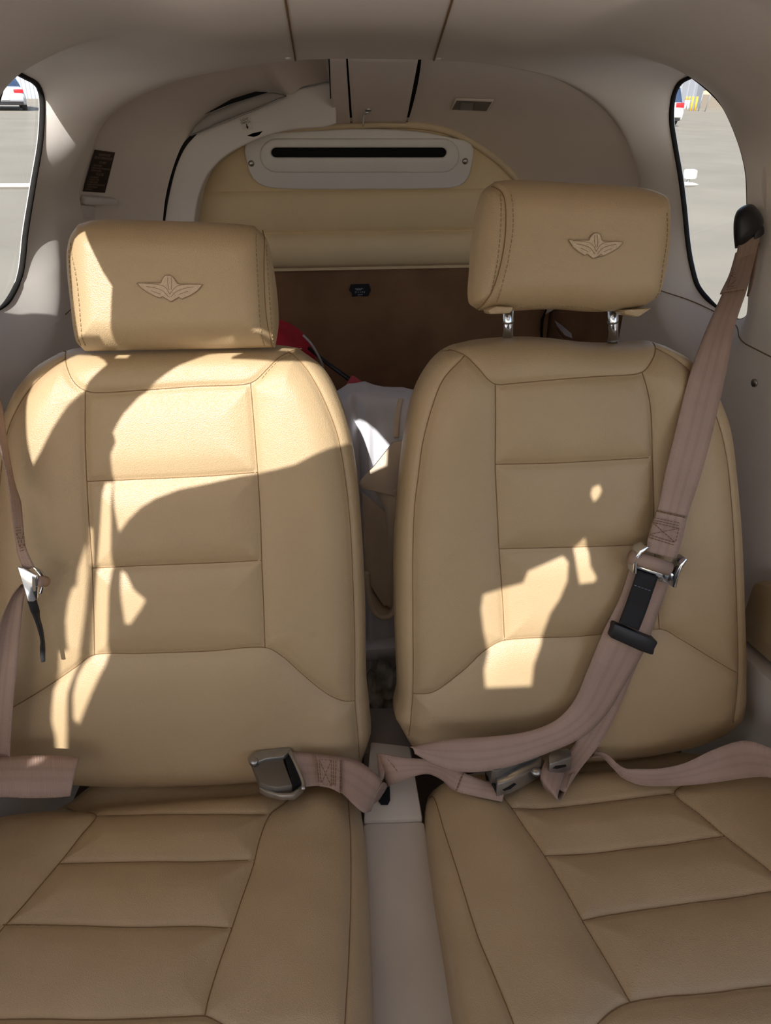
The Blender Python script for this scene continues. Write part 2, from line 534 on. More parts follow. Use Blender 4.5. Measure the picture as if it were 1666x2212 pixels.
def noise2(U, V_, seed, k=5):
    r = np.random.default_rng(seed); o = np.zeros_like(U)
    for _ in range(k):
        fx, fy = r.uniform(1, 7, 2); p = r.uniform(0, 6.28, 2)
        o += np.sin(6.28 * fx * U + p[0] + 2 * np.sin(3 * V_)) * np.sin(6.28 * fy * V_ + p[1]) / k
    return o
class Pad:
    def __init__(s, frame, left, right, bottom, top, seams, ns, nt, Rh, Rv, T, off=0., crown=0., extra=None, gA=.0026, gB=.006, gW=.018):
        """frame o,u,v,n ; left/right bottom->top, bottom/top left->right pixel curves"""
        s.o, s.u, s.v, s.n = frame
        s.o = s.o + s.n * off
        def uv(px, dz): 
            P = [atP(x, y, s.o + s.n * dz, s.n) for x, y in px]
            return np.array([[(p - s.o) @ s.u, (p - s.o) @ s.v] for p in P])
        e = -Rv * .75
        Lc, Rc = catmull(uv(left, e), nt + 1), catmull(uv(right, e), nt + 1)
        Bc, Tc = catmull(uv(bottom, e), ns + 1), catmull(uv(top, e), ns + 1)
        S = np.linspace(0, 1, ns + 1)[:, None, None]; Tt = np.linspace(0, 1, nt + 1)[None, :, None]
        c00, c10, c01, c11 = Bc[0], Bc[-1], Tc[0], Tc[-1]
        G = ((1 - Tt) * Bc[:, None] + Tt * Tc[:, None] + (1 - S) * Lc[None] + S * Rc[None]
             - ((1 - S) * (1 - Tt) * c00 + S * (1 - Tt) * c10 + (1 - S) * Tt * c01 + S * Tt * c11))
        s.G = G; s.ns, s.nt = ns, nt
        s.border = np.concatenate([Bc[:-1], Rc[:-1], Tc[::-1][:-1], Lc[::-1][:-1]])
        s.seams = [catmull(uv(q, 0), max(12, len(q) * 10)) for q in seams]
        s.Rh, s.Rv, s.T, s.crown, s.extra = Rh, Rv, T, crown, extra
        s.gA, s.gB, s.gW = gA, gB, gW
        P = G.reshape(-1, 2)
        s.ctr = P.mean(0)
        s.bpoly = s.border[::max(1, len(s.border) // 220)]
        s.H = s.height(P)
        s.W = s.o + P[:, :1] * s.u + P[:, 1:] * s.v + s.H[:, None] * s.n
    def height(s, P, seams=True):
        d = seg_dist(P, s.bpoly, True)
        dd = np.clip(d / s.Rh, 0, 1)
        h = s.Rv * (np.sqrt(np.maximum(0, 1 - (1 - dd) ** 2)) - 1)
        h = h + s.crown * np.minimum(1, d / .12)
        if s.extra is not None: h = h + s.extra(P)
        s.ds = np.full(len(P), 1e9)
        if seams and s.seams:
            for q in s.seams: s.ds = np.minimum(s.ds, seg_dist(P, q[::2] if len(q) > 24 else q))
            h = h - s.gA * np.exp(-(s.ds / .0035) ** 2) - s.gB * np.exp(-(s.ds / s.gW) ** 1.6)
        return h
    def point(s, P, lift=0., seams=True):
        P = np.atleast_2d(P)
        keep = s.ds
        h = s.height(P, seams)
        s.ds = keep
        return s.o + P[:, :1] * s.u + P[:, 1:] * s.v + (h + lift)[:, None] * s.n
    def px(s, pts, lift=0., n=None, seams=True):
        """pixels onto the padded surface"""
        Q = np.array([(lambda p: [(p - s.o) @ s.u, (p - s.o) @ s.v])(atP(x, y, s.o, s.n)) for x, y in pts])
        for _ in range(3):
            keep = s.ds; h = s.height(Q, seams); s.ds = keep
            Q = np.array([(lambda p: [(p - s.o) @ s.u, (p - s.o) @ s.v])(atP(x, y, s.o + s.n * hh, s.n)) for (x, y), hh in zip(pts, h)])
        if n: Q = catmull(Q, n)
        return s.point(Q, lift, seams)
    def build(s, root, shell_name, panel='upholstery_panel', mat='leather', seam_mat='seam', seam_r=.00065):
        ns, nt = s.ns, s.nt
        idx = np.arange((ns + 1) * (nt + 1)).reshape(ns + 1, nt + 1)
        # side and back shell
        loop = np.concatenate([idx[:-1, 0], idx[-1, :-1], idx[::-1, -1][:-1], idx[0, ::-1][:-1]])
        ring = s.W[loop]
        cen = ring.mean(0)
        K = len(loop); v = [*ring]; f = []
        prof = [(.35, 1.004), (.7, 1.0), (.9, .985), (1., .95)]
        base = s.o + s.ctr[0] * s.u + s.ctr[1] * s.v
        for k, (t, sc) in enumerate(prof):
            for p in ring:
                r = p - base; hn = r @ s.n
                lat = r - hn * s.n
                v.append(base + lat * sc + (hn * (1 - t) - s.T * t) * s.n)
        for k in range(len(prof)):
            for i in range(K):
                j = (i + 1) % K
                f.append((k * K + i, k * K + j, (k + 1) * K + j, (k + 1) * K + i))
        f.append(tuple(range(len(prof) * K, (len(prof) + 1) * K)))
        shell = mesh(shell_name, v, f, mat, root)
        # panels: cells cut apart by the seams
        cell = np.array([np.mean(np.linalg.norm(np.diff(s.G, axis=0), axis=2)), np.mean(np.linalg.norm(np.diff(s.G, axis=1), axis=2))]).max()
        ds = s.ds.reshape(ns + 1, nt + 1)
        dc = (ds[:-1, :-1] + ds[1:, :-1] + ds[1:, 1:] + ds[:-1, 1:]) / 4
        wall = dc < cell * 1.15
        lab = np.where(wall, -1, 0).astype(int)
        cnt = 0; sizes = {}
        for i in range(ns):
            for j in range(nt):
                if lab[i, j] == 0:
                    cnt += 1; lab[i, j] = cnt; dq = deque([(i, j)]); sz = 0
                    while dq:
                        a, b = dq.popleft(); sz += 1
                        for c, d in ((a + 1, b), (a - 1, b), (a, b + 1), (a, b - 1)):
                            if 0 <= c < ns and 0 <= d < nt and lab[c, d] == 0:
                                lab[c, d] = cnt; dq.append((c, d))
                    sizes[cnt] = sz
        for k, sz in sizes.items():
            if sz < ns * nt * .004: lab[lab == k] = -1
        dq = deque(map(tuple, np.argwhere(lab > 0)))
        while dq:
            a, b = dq.popleft()
            for c, d in ((a + 1, b), (a - 1, b), (a, b + 1), (a, b - 1)):
                if 0 <= c < ns and 0 <= d < nt and lab[c, d] < 0:
                    lab[c, d] = lab[a, b]; dq.append((c, d))
        F = np.stack([idx[:-1, :-1], idx[1:, :-1], idx[1:, 1:], idx[:-1, 1:]], -1)
        # smooth normals taken from the whole pad so panels meet cleanly
        Wg = s.W.reshape(ns + 1, nt + 1, 3)
        N = np.cross(np.gradient(Wg, axis=0), np.gradient(Wg, axis=1)); N /= np.maximum(np.linalg.norm(N, axis=2), 1e-12)[..., None]
        N = N.reshape(-1, 3)
        if (N @ s.n).mean() < 0: N = -N; F = F[..., ::-1]
        s.panels = []
        for k in sorted(set(lab.ravel())):
            if k < 1: continue
            fs = F[lab == k]
            used, inv = np.unique(fs, return_inverse=True)
            me = bpy.data.meshes.new(panel)
            me.from_pydata(s.W[used].tolist(), [], inv.reshape(-1, 4).tolist())
            me.materials.append(M[mat])
            me.polygons.foreach_set('use_smooth', [True] * len(me.polygons))
            me.normals_split_custom_set_from_vertices(N[used].tolist())
            s.panels.append(link(bpy.data.objects.new(panel, me), shell))
        for q in s.seams:
            tube('seam', s.point(q, .0003), seam_r, seam_mat, shell, n=6)
        s.shell = shell
        return shell

# ------------------------------------------------------------------ fuselage shell
YA = 1.46
arch_px = [(140, 760), (145, 640), (152, 540), (160, 470), (172, 420), (185, 370), (202, 320), (220, 275), (243, 248), (280, 220), (350, 187), (425, 164),
           (500, 150), (570, 138), (645, 130), (720, 127), (790, 127), (870, 128), (940, 130), (1058, 138), (1158, 160), (1223, 185), (1273, 215),
           (1313, 250), (1343, 290), (1368, 340), (1383, 390), (1392, 450), (1399, 540), (1402, 640), (1400, 740)]
arch = np.array([atY(x, y, YA) for x, y in arch_px])
arch = np.concatenate([[[-.518, YA, -1.05], [-.518, YA, -.75]], arch, [[.518, YA, -.75], [.518, YA, -1.05]]])
arch[:, 0] = np.clip(arch[:, 0], -.518, .518)
NS_ = 420
archS = catmull(arch, NS_)
def section(Y):
    k = (YA - Y)
    P = archS.copy()
    wide = .56 / .55
    P[:, 0] *= 1 + .22 * max(0., 1.05 - Y)
    P[:, 2] += np.clip((P[:, 2] + .45) / .45, 0, 1) * (.075 * k)
    # the shoulders of the headliner swell outward ahead of the arch
    r = np.stack([P[:, 0], P[:, 2] + .40], 1); r /= np.maximum(np.linalg.norm(r, axis=1), 1e-6)[:, None]
    w_ = np.clip((np.abs(P[:, 0]) - .18) / .16, 0, 1) * np.clip((P[:, 2] + .30) / .15, 0, 1)
    w_ = w_ * w_ * (3 - 2 * w_) * .15 * min(k, .5)
    P[:, 0] += r[:, 0] * w_; P[:, 2] += r[:, 1] * w_
    P[:, 1] = Y
    return P
# rear quarter windows, outlines in (Y, z): rear run seen deep in the reveal, front run against the pillar
def wx(z): return .508 - .15 * np.clip(z, -.4, .1)
def outline(sgn, rear, front):
    def on_side(x, y, k):                 # the fuselage side leans inward towards the top
        X = .52
        for _ in range(8): X = wx(atX(x, y, sgn * X)[2]) - k
        return atX(x, y, sgn * X)[1:]
    r = [on_side(x, y, .004) for x, y in rear]
    f = [on_side(x, y, .004) for x, y in front]
    return catmull(np.array(r + f + [r[0]]), 160)[:-1]
win_r = outline(1, [(1490, 163), (1462, 180), (1449, 210), (1445, 258), (1452, 310), (1464, 380), (1473, 450), (1480, 520), (1488, 570), (1503, 620), (1542, 663), (1590, 690)],
                [(1612, 672), (1611, 600), (1608, 500), (1607, 420), (1604, 370), (1590, 312), (1560, 240), (1526, 193)])
win_l = outline(-1, [(25, 148), (62, 166), (88, 184), (98, 215), (95, 300), (79, 400), (63, 500), (52, 590), (28, 645), (0, 672), (-60, 700)],
                [(-110, 660), (-95, 500), (-60, 380), (-26, 290), (-1, 232), (14, 175)])
Ys = np.concatenate([np.linspace(.60, .94, 18)[:-1], np.linspace(.94, YA, 84)])
G = np.array([section(Y) for Y in Ys])                       # [iy, is, 3]
RB = .08
keep = np.ones(G.shape[:2], bool)
sdL = np.full(G.shape[:2], 9.); sdR = sdL.copy()
for sgn, wout, sd in ((1, win_r, sdR), (-1, win_l, sdL)):
    msk = (sgn * G[..., 0] > .25) & (G[..., 1] > .9) & (G[..., 2] > -.5)
    P = G[msk][:, 1:]
    d = signed_dist(P, wout)
    X = G[msk]
    inside = d < 0
    if inside.any():
        # pull loose verts onto the outline
        Q = P[inside]
        best = np.zeros_like(Q); bd = np.full(len(Q), 9.)
        W2 = np.roll(wout, -1, 0)
        for a, b in zip(wout, W2):
            ab = b - a; t = np.clip(((Q - a) @ ab) / max(ab @ ab, 1e-12), 0, 1)
            c = a + t[:, None] * ab; dist = np.linalg.norm(Q - c, axis=1)
            u = dist < bd; best[u] = c[u]; bd[u] = dist[u]
        X[inside, 1:] = best
    w = np.where(d < RB, (1 - np.clip(d, 0, RB) / RB) ** 1.5, 0)
    w = w * np.clip((np.abs(X[:, 0]) - .22) / .11, 0, 1)
    X[:, 0] += sgn * (wx(X[:, 2]) - np.abs(X[:, 0])) * w
    G[msk] = X
    tmp = np.full(G.shape[:2], 9.); tmp[msk] = d
    sd[...] = tmp
# rolled lip at the aft edge
ctr = np.array([0, YA, -.45])
for dy, out in ((.010, .004), (.016, .012), (.016, .03)):
    P = section(YA)
    r = P - ctr; r[:, 1] = 0
    r /= np.linalg.norm(r, axis=1)[:, None]
    P = P + r * out; P[:, 1] = YA + dy
    G = np.concatenate([G, P[None]])
for _n in range(3):
    sdL = np.concatenate([sdL, np.full((1, NS_), 9.)]); sdR = np.concatenate([sdR, np.full((1, NS_), 9.)])
ny = G.shape[0]
idx = np.arange(ny * NS_).reshape(ny, NS_)
FQ = np.stack([idx[:-1, :-1], idx[1:, :-1], idx[1:, 1:], idx[:-1, 1:]], -1)
sdm = np.minimum(sdL, sdR)
dead = (sdm[:-1, :-1] < -.0005) & (sdm[1:, :-1] < -.0005) & (sdm[1:, 1:] < -.0005) & (sdm[:-1, 1:] < -.0005)
cx = archS[:, 0]; cz = archS[:, 2]
xm = (cx[1:] + cx[:-1]) / 2; zm = (cz[1:] + cz[:-1]) / 2
SILL = -.365
regions = {'ceiling': (np.abs(xm) < .112) & (zm > -.2),
           'wall_left': (xm <= -.112) & (zm > SILL), 'wall_right': (xm >= .112) & (zm > SILL),
           'lowL': (xm < 0) & (zm <= SILL), 'lowR': (xm > 0) & (zm <= SILL)}
V = G.reshape(-1, 3)
# the overhead strip narrows towards the front: its seams run between these points
SEAMS = {}
for nm_, (p_top, p_arch) in {'l': ((617, 0), (638, 124)), 'r': ((978, 0), (938, 126))}.items():
    a_, b_ = atZ(p_top[0], -2 + p_top[1], .048), atY(p_arch[0], p_arch[1], YA - .01)
    SEAMS[nm_] = (a_, b_)
def seam_x(nm_, Y):
    a_, b_ = SEAMS[nm_]
    return a_[0] + (b_[0] - a_[0]) * (Y - a_[1]) / (b_[1] - a_[1])
Gc = (G[:-1, :-1] + G[1:, 1:]) / 2
xl_, xr_ = seam_x('l', Gc[..., 1]), seam_x('r', Gc[..., 1])
up_ = (zm > -.2)[None, :]
regions['ceiling'] = up_ & (Gc[..., 0] > xl_) & (Gc[..., 0] < xr_)
regions['wall_left'] = (Gc[..., 0] <= xl_) & (zm > SILL)[None, :]
regions['wall_right'] = (Gc[..., 0] >= xr_) & (zm > SILL)[None, :]
def region_obj(name, cols, mat, parent=None):
    sel = (cols if cols.ndim == 2 else cols[None, :]) & ~dead
    fs = FQ[sel]
    used, inv = np.unique(fs, return_inverse=True)
    return mesh(name, V[used], inv.reshape(-1, 4), mat, parent)
ceiling = struct(region_obj('ceiling', regions['ceiling'], 'liner'))
wall_left = struct(region_obj('wall_left', regions['wall_left'], 'liner'))
wall_right = struct(region_obj('wall_right', regions['wall_right'], 'liner'))
low_l = region_obj('lower_side_panel', regions['lowL'], 'liner', wall_left)
low_r = region_obj('lower_side_panel', regions['lowR'], 'liner', wall_right)
# seams between the headliner pieces and above the lower side panels
for nm_, par in (('l', wall_left), ('r', wall_right)):
    P = []
    for row in G[:-2]:
        x_ = seam_x(nm_, row[0, 1]); c_ = np.where(row[:, 2] > -.2)[0]
        P.append((x_, row[0, 1], np.interp(x_, row[c_, 0], row[c_, 2]) - .0004))
    tube('headliner_seam', P, .0013, 'seam', par, n=6)
for sg, par, sd in ((-1, wall_left, sdL), (1, wall_right, sdR)):
    cand = np.where((sg * cx > 0))[0]
    k = cand[np.argmin(np.abs(cz[cand] - SILL))]
    ok = sd[:, k] > .002
    P = G[ok, k] - np.array([sg * .0005, 0, 0])
    tube('panel_seam', P[P[:, 1] > (1.25 if sg < 0 else .62)][:-2], .0009, 'seam', par, n=6)
for sgn, wout, nm in ((-1, win_l, 'window_1'), (1, win_r, 'window_2')):
    root = thing(nm, None, None, (sgn * .54, 1.2, -.35)); struct(root)
    wxs = wx(wout[:, 1])
    ring = np.column_stack([sgn * (wxs + .001), wout])
    fr_ = np.clip((wout[:, 0] - (wout[:, 0].mean() - .02)) / .06 + (wout[:, 1] < -.29) * 1., 0, 1)   # the front run is hidden under the liner
    tube('rubber_seal', ring, .0012 + .0030 * fr_, 'rubber', root, n=8, closed=True)
    g = mesh('pane', np.column_stack([sgn * (wxs + .004), wout])[::2], [tuple(range(len(wout[::2])))], 'glass', root, smooth=False)
    # outer skin rim keeping daylight out of the gap behind the seal
    c = wout.mean(0)
    rr = [np.column_stack([sgn * (wx((c + (wout - c) * s)[:, 1]) + x), c + (wout - c) * s]) for x, s in ((.0, 1.0), (.004, 1.01), (.008, 1.03), (.010, 1.3))]
    v = np.concatenate(rr); K = len(wout)
    f = [(k * K + i, k * K + (i + 1) % K, (k + 1) * K + (i + 1) % K, (k + 1) * K + i) for k in range(3) for i in range(K)]
    mesh('window_rim', v, f, 'liner', root)

# ------------------------------------------------------------------ aft cabin
YB = 1.80
def lift(p, k):          # move an arch point outward from the cabin centre
    r = np.array([p[0], 0, p[2] + .45]); r /= np.linalg.norm(r)
    return p + r * k
def A_(x, y, k=.010): return lift(atY(x, y, YA + .012), k)
right_pairs = [((908, 130), (879, 270)), ((960, 132), (925, 274)), ((1058, 138), (975, 288)), ((1158, 160), (1030, 318)), ((1223, 185), (1075, 349)),
               ((1273, 215), (1106, 378)), ((1313, 250), (1128, 408)), ((1343, 290), (1143, 445)), ((1368, 340), (1155, 500)), ((1383, 390), (1164, 560)),
               ((1392, 450), (1172, 620)), ((1399, 560), (1178, 680))]
aft_right = grid_mesh('wall_back_right', loft([A_(*a) for a, b in right_pairs], [atY(*b, YB) for a, b in right_pairs], 90, 24, .012, (.6, 0, .8)), 'aft')
struct(aft_right, None)
mid_pairs = [((752, 128), (762, 270)), ((830, 128), (820, 268)), ((903, 130), (876, 270))]
aft_mid = grid_mesh('access_hatch', loft([A_(*a, .008) for a, b in mid_pairs], [atY(*b, YB) for a, b in mid_pairs], 14, 12), 'aft', thick=.004)
tag(aft_mid, 'tapered greige access panel between two dark gaps in the aft ceiling', 'panel')
sm_pairs = [((714, 127), (718, 272)), ((732, 127), (740, 271)), ((748, 128), (757, 270))]
aft_small = grid_mesh('ceiling_strip', loft([A_(*a, .009) for a, b in sm_pairs], [atY(*b, YB) for a, b in sm_pairs], 8, 12), 'aft', thick=.004)
tag(aft_small, 'narrow greige ceiling strip left of the tapered access panel', 'panel')
# dark lining above the gaps
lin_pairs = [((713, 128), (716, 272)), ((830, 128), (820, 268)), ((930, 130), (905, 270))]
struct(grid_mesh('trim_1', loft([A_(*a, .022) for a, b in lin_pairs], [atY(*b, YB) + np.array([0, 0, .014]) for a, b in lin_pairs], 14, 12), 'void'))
# left: baggage door lining, curved from the arch to the frame round the bulkhead
YF = 1.70
left_pairs = [((150, 600), (345, 620)), ((152, 540), (347, 560)), ((160, 470), (352, 475)), ((172, 420), (358, 425)), ((185, 370), (370, 375)), ((202, 320), (388, 325)), ((222, 275), (408, 290)),
              ((255, 242), (432, 262)), ((300, 210), (465, 238)), ((365, 182), (505, 218)), ((430, 163), (545, 202)), ((500, 150), (590, 190)), ((560, 140), (625, 205)), ((615, 133), (655, 186)), ((665, 128), (690, 178)), ((714, 127), (714, 172))]
aft_left = grid_mesh('door_1', loft([A_(*a, .012) for a, b in left_pairs], [atY(*b, YF - .015) for a, b in left_pairs], 110, 24, .02, (-.6, 0, .8)), 'aft')
struct(aft_left)
# return wall on the right side of the door recess
ret = [A_(716, 128, .012), atY(718, 176, YF), atY(722, 262, YB), atY(722, 262, YB) + np.array([0, 0, .06]), A_(716, 128, .05)]
prism('recess_return', ret, (.006, 0, 0), 'aft', aft_left)
# frame moulding
outer = [(352, 500), (354, 470), (362, 420), (378, 358), (398, 315), (424, 285), (470, 262), (540, 235), (600, 213), (640, 198), (680, 190), (712, 184), (719, 195), (722, 230), (723, 263)]
inner = [(700, 271), (640, 275), (585, 286), (533, 306), (482, 336), (447, 373), (427, 420), (416, 480), (412, 520)]
OY, UX, UZ, NY = np.array([0, YF, 0]), np.array([1., 0, 0]), np.array([0, 0, 1.]), np.array([0, -1., 0])
oc = catmull(np.array([atY(*p, YF) for p in outer]), 90); ic = catmull(np.array([atY(*p, YF) for p in inner]), 70)
wl = plate('door_frame', np.concatenate([oc, ic]), [], OY, UX, UZ, np.array([0, 1., 0]), .09, 'frame', bevel=.004)
tag(wl, 'white curved moulding framing the left side of the rear bulkhead', 'frame')
tube('rubber_edge', catmull(np.array([atY(*p, YF - .006) for p in outer[:6]]), 40), .0035, 'rubber', wl)
st = prism('metal_strip', [atY(*p, YF - .03) for p in [(412, 292), (424, 270), (450, 248), (500, 226), (560, 202), (592, 201), (618, 207), (560, 232), (480, 264)]], (0, .025, 0), 'strip', bevel=.001)
tag(st, 'grey metal closing strip above the light switch sticker', 'strip')
tube('strip_edge', [atY(412, 293, YF - .034), atY(480, 265, YF - .034), atY(560, 233, YF - .034), atY(619, 207, YF - .034)], .0012, 'steel', st)
gp = prism('dark_gap', [atY(*p, YF - .04) for p in [(440, 248), (500, 214), (552, 198), (580, 199), (500, 224)]], (0, .004, 0), 'void', st)
# bulkhead cream panel
bl = [(404, 590), (410, 530), (417, 480), (428, 422), (448, 374), (483, 335), (534, 304), (600, 284), (680, 275), (760, 271), (830, 269), (900, 271), (960, 281), (1010, 301), (1060, 334), (1098, 366), (1130, 408), (1150, 470), (1162, 575)]
BL = catmull(np.array([atY(*p, YB) for p in bl]), 120)
wall_back = plate('wall_back', BL, [], np.array([0, YB, 0]), UX, UZ, np.array([0, 1., 0]), .02, 'cream')
struct(wall_back)
tube('piping', catmull(np.array([atY(*p, YB - .008) for p in bl]), 120), .0075, 'piping', wall_back)
# padded lower rolls of the bulkhead
def roll(y0, y1, xl, xr, depth, nm):
    a = atY(800, y0, YB); b = atY(800, y1, YB)
    xa, xb = atY(xl, (y0 + y1) / 2, YB)[0], atY(xr, (y0 + y1) / 2, YB)[0]
    t = np.linspace(0, 1, 16)
    z = a[2] + (b[2] - a[2]) * t
    d = YB - depth * np.sin(np.pi * np.clip(t, 0, 1)) ** .45
    Gr = np.array([[(x, dd, zz) for zz, dd in zip(z, d)] for x in np.linspace(xa, xb, 30)])
    return grid_mesh(nm, Gr, 'cream', wall_back)
roll(410, 500, 412, 1158, .012, 'upper_roll')
roll(501, 576, 405, 1162, .022, 'lower_roll')
for (x, y) in ((1047, 328), (421, 465)):
    disc_lathe('screw', atY(x, y, YB - .001), (0, -1, 0), [(.004, 0), (.004, .002), (.002, .003)], 'dark_steel', wall_back, 12)
# carpeted wall under it, the right side carpet and the baggage floor
carp = prism('carpet_panel', [(-.47, YB + .012, -.40), (.475, YB + .012, -.40), (.475, YB + .012, -.80), (-.47, YB + .012, -.80)], (0, .01, 0), 'carpet', wall_back)
GG = loft([np.array((.475, YB + .012, -.40)), np.array((.475, YB + .012, -.80))], [np.array((.548, YA + .02, -.40)), np.array((.54, YA + .02, -.80))], 12, 16)
cr = grid_mesh('carpet_side', GG, 'carpet2', wall_back, thick=.006)
GG = loft([np.array((-.47, YB + .012, -.40)), np.array((-.47, YB + .012, -.80))], [np.array((-.57, YA + .02, -.40)), np.array((-.57, YA + .02, -.80))], 12, 16)
grid_mesh('carpet_side', GG, 'carpet2', wall_back, thick=.006)
tube('carpet_split', [atY(1180, 668, 1.79), atY(1172, 690, 1.79), atY(1170, 715, 1.79), atY(1171, 740, 1.79)], [.002, .004, .004, .003], 'void', wall_back)
bv = bvh_of(cr)
pk = [hit(bv, *p)[0] for p in [(1200, 690), (1206, 703), (1222, 722), (1238, 728), (1236, 718), (1215, 700)]]
prism('torn_patch', [p + np.array([-.004, -.006, 0]) for p in pk], (0, -.003, 0), 'canvas', wall_back)
pk = [hit(bv, *p)[0] for p in [(1204, 706), (1220, 728), (1240, 732), (1277, 733), (1277, 745), (1215, 745)]]
prism('map_pocket', [p + np.array([-.004, -.006, 0]) for p in pk], (-.003, -.006, 0), 'carpet2', wall_back, bevel=.001)
bf = box('floor_baggage', (0, 1.42, -.785), (1.06, .82, .03), 'floor'); struct(bf); bf.name = 'trim_2'
wd = box('trim_3', (0.03, 1.775, -.757), (.62, .03, .028), 'wood'); struct(wd)
fl = box('floor', (0, .1, -1.07), (1.12, 2.6, .04), 'floor'); struct(fl)

# vent plate on the bulkhead
vp_out = [(538, 300), (575, 291), (690, 284), (800, 281), (900, 286), (985, 302), (1010, 309), (1019, 322), (1015, 350), (1008, 380), (992, 396), (965, 402), (775, 404), (610, 403), (570, 397), (548, 380), (537, 350), (532, 320)]
def rrect(x0, y0, x1, y1, n=10):
    r = (y1 - y0) / 2; cy = (y0 + y1) / 2
    return [(x1 - r + r * math.cos(a), cy + r * math.sin(a)) for a in np.linspace(-math.pi / 2, math.pi / 2, n)] + \
           [(x0 + r + r * math.cos(a), cy + r * math.sin(a)) for a in np.linspace(math.pi / 2, 3 * math.pi / 2, n)]
YV = YB - .004
vent = thing('vent_plate', 'white plastic vent plate with long black slot at the top of the rear bulkhead', 'vent', atY(775, 400, YV))
VO = np.array([0, YV, 0])
vo = catmull(np.array([atY(*p, YV) for p in vp_out + vp_out[:1]]), 100)[:-1]
slot = [atY(*p, YV) for p in rrect(581, 313, 969, 345)]
plate('plate', vo, [slot], VO, UX, UZ, NY, .010, 'plastic_white', vent, bevel=.003)
rim_o = [atY(*p, YV - .012) for p in rrect(566, 303, 988, 368)]
rim_i = [atY(*p, YV - .012) for p in rrect(582, 314, 968, 344)]
plate('slot_rim', rim_o, [rim_i], np.array([0, YV - .012, 0]), UX, UZ, NY, .004, 'plastic_white', vent, bevel=.004)
prism('slot_cavity', [atY(*p, YV - .002) for p in rrect(575, 308, 975, 350)], (0, .0015, 0), 'void', vent)
for (x, y) in ((543, 353), (1005, 348)):
    disc_lathe('screw', atY(x, y, YV - .013), (0, -1, 0), [(.0065, 0), (.0065, .002), (.0035, .004)], 'steel', vent, 14)

# things on the aft liner
bL, bR, bM = bvh_of(aft_left), bvh_of(aft_right), bvh_of(aft_mid)
def decal_quad(b, pts, off=.0015):
    out = []
    for p in pts:
        q, n = hit(b, *p)
        out.append(q + n * off)
    return out, n
q, n = decal_quad(bL, [(203, 322), (246, 328), (224, 415), (177, 412)], .002)
pl = prism('placard', q, n * .001, 'placard')
tag(pl, 'dark brown lettered placard on the left baggage door lining', 'placard')
lines = [('AUXILIARY EXIT', .2, .06, .8, .115), ('DO NOT OPEN IN FLIGHT', .06, .135, .94, .195), ('TO OPEN', .34, .245, .66, .3), ('1. LIFT COVER', .06, .335, .5, .375),
         ('2. PULL HANDLE TOWARDS YOU', .06, .395, .94, .435), ('DOWN HANDLE', .08, .455, .54, .495), ('TO CLOSE', .34, .53, .7, .585), ('1. PULL HANDLE', .1, .615, .5, .655),
         ('2. CLOSE DOOR', .08, .675, .56, .715), ('3. MOVE LEVER', .08, .735, .52, .775), ('4. CHECK LATCH ENGAGEMENT', .06, .795, .9, .835), ('5. STOW HANDLE', .08, .855, .56, .895), ('IN SLOT', .08, .915, .36, .95)]
for tx, x0, y0, x1, y1 in lines:
    text_on_quad('lettering', tx, q, (x0, y0, x1, y1), n * .0015, 'placard_text', pl)
bF = bvh_of(wl)
q, n = decal_quad(bF, [(517, 257), (541, 249), (548, 280), (525, 281)], .0012)
sk_ = prism('sticker', q, n * .0006, 'paper')
tag(sk_, 'small pale LIGHT SWITCH sticker with a down arrow on the white moulding', 'sticker')
text_on_quad('lettering', 'LIGHT', q, (.12, .08, .78, .26), n * .0012, 'ink', sk_)
text_on_quad('lettering', 'SWITCH', q, (.08, .30, .86, .50), n * .0012, 'ink', sk_)
def on_quad(q, x, y):
    TL, TR, BR, BL_ = q
    return TL * (1 - x) * (1 - y) + TR * x * (1 - y) + BR * x * y + BL_ * (1 - x) * y
mesh('arrow', [on_quad(q, *p) + n * .0012 for p in [(.44, .54), (.54, .54), (.54, .72), (.62, .72), (.5, .95), (.36, .72), (.44, .72)]], [(0, 1, 2, 3, 4, 5, 6)], 'ink', sk_, smooth=False)
# small black hole between the moulding and the bulkhead
hl = prism('trim_4', [atY(*p, YF - .004) for p in [(534, 293), (545, 288), (558, 285), (568, 283), (560, 292), (548, 296)]], (0, .002, 0), 'void'); struct(hl)
# latch ledge under the placard
lt = thing('latch_housing', 'white ledge shaped latch housing below the dark placard', 'latch', atY(205, 440, 1.5))
def hl_(x, y, k=0.):
    p, n = hit(bL, x, y); return p + n * k
n0 = hit(bL, 205, 440)[1]
prism('ledge', [hl_(*p, .001) for p in [(174, 419), (240, 424), (243, 438), (171, 436)]], n0 * .014, 'frame', lt, bevel=.003)
prism('cup', [hl_(*p, .001) for p in [(171, 440), (202, 444), (200, 468), (166, 468)]], n0 * .006, 'frame', lt, bevel=.002)
disc_lathe('keyhole', hl_(199, 427, .015), n0, [(.0045, 0), (.0045, .001), (.003, .0015)], 'dark_steel', lt, 12)
# recessed dome light on the right aft ceiling
dl = thing('dome_light', 'small recessed grey dome light in the aft ceiling right of the access panel', 'light', hit(bR, 1022, 224)[0])
n1 = hit(bR, 1022, 224)[1]
def hr_(x, y, k=0.):
    p, n = hit(bR, x, y); return p + n1 * k
prism('bezel', [hr_(*p, .0005) for p in [(985, 210), (1068, 213), (1054, 237), (975, 233)]], n1 * .004, 'aft', dl, bevel=.0012)
prism('lens_well', [hr_(*p, .0046) for p in [(988, 212), (1064, 215), (1052, 234.5), (978, 231)]], n1 * .0006, 'console_dark', dl)
prism('switch', [hr_(*p, .0053) for p in [(997, 214), (1025, 215), (1023, 231), (994, 230)]], n1 * .002, 'strip', dl, bevel=.0005)
prism('lens', [hr_(*p, .0053) for p in [(1026, 215), (1047, 216), (1037, 232.5), (1024, 231.5)]], n1 * .001, 'console_dark', dl)
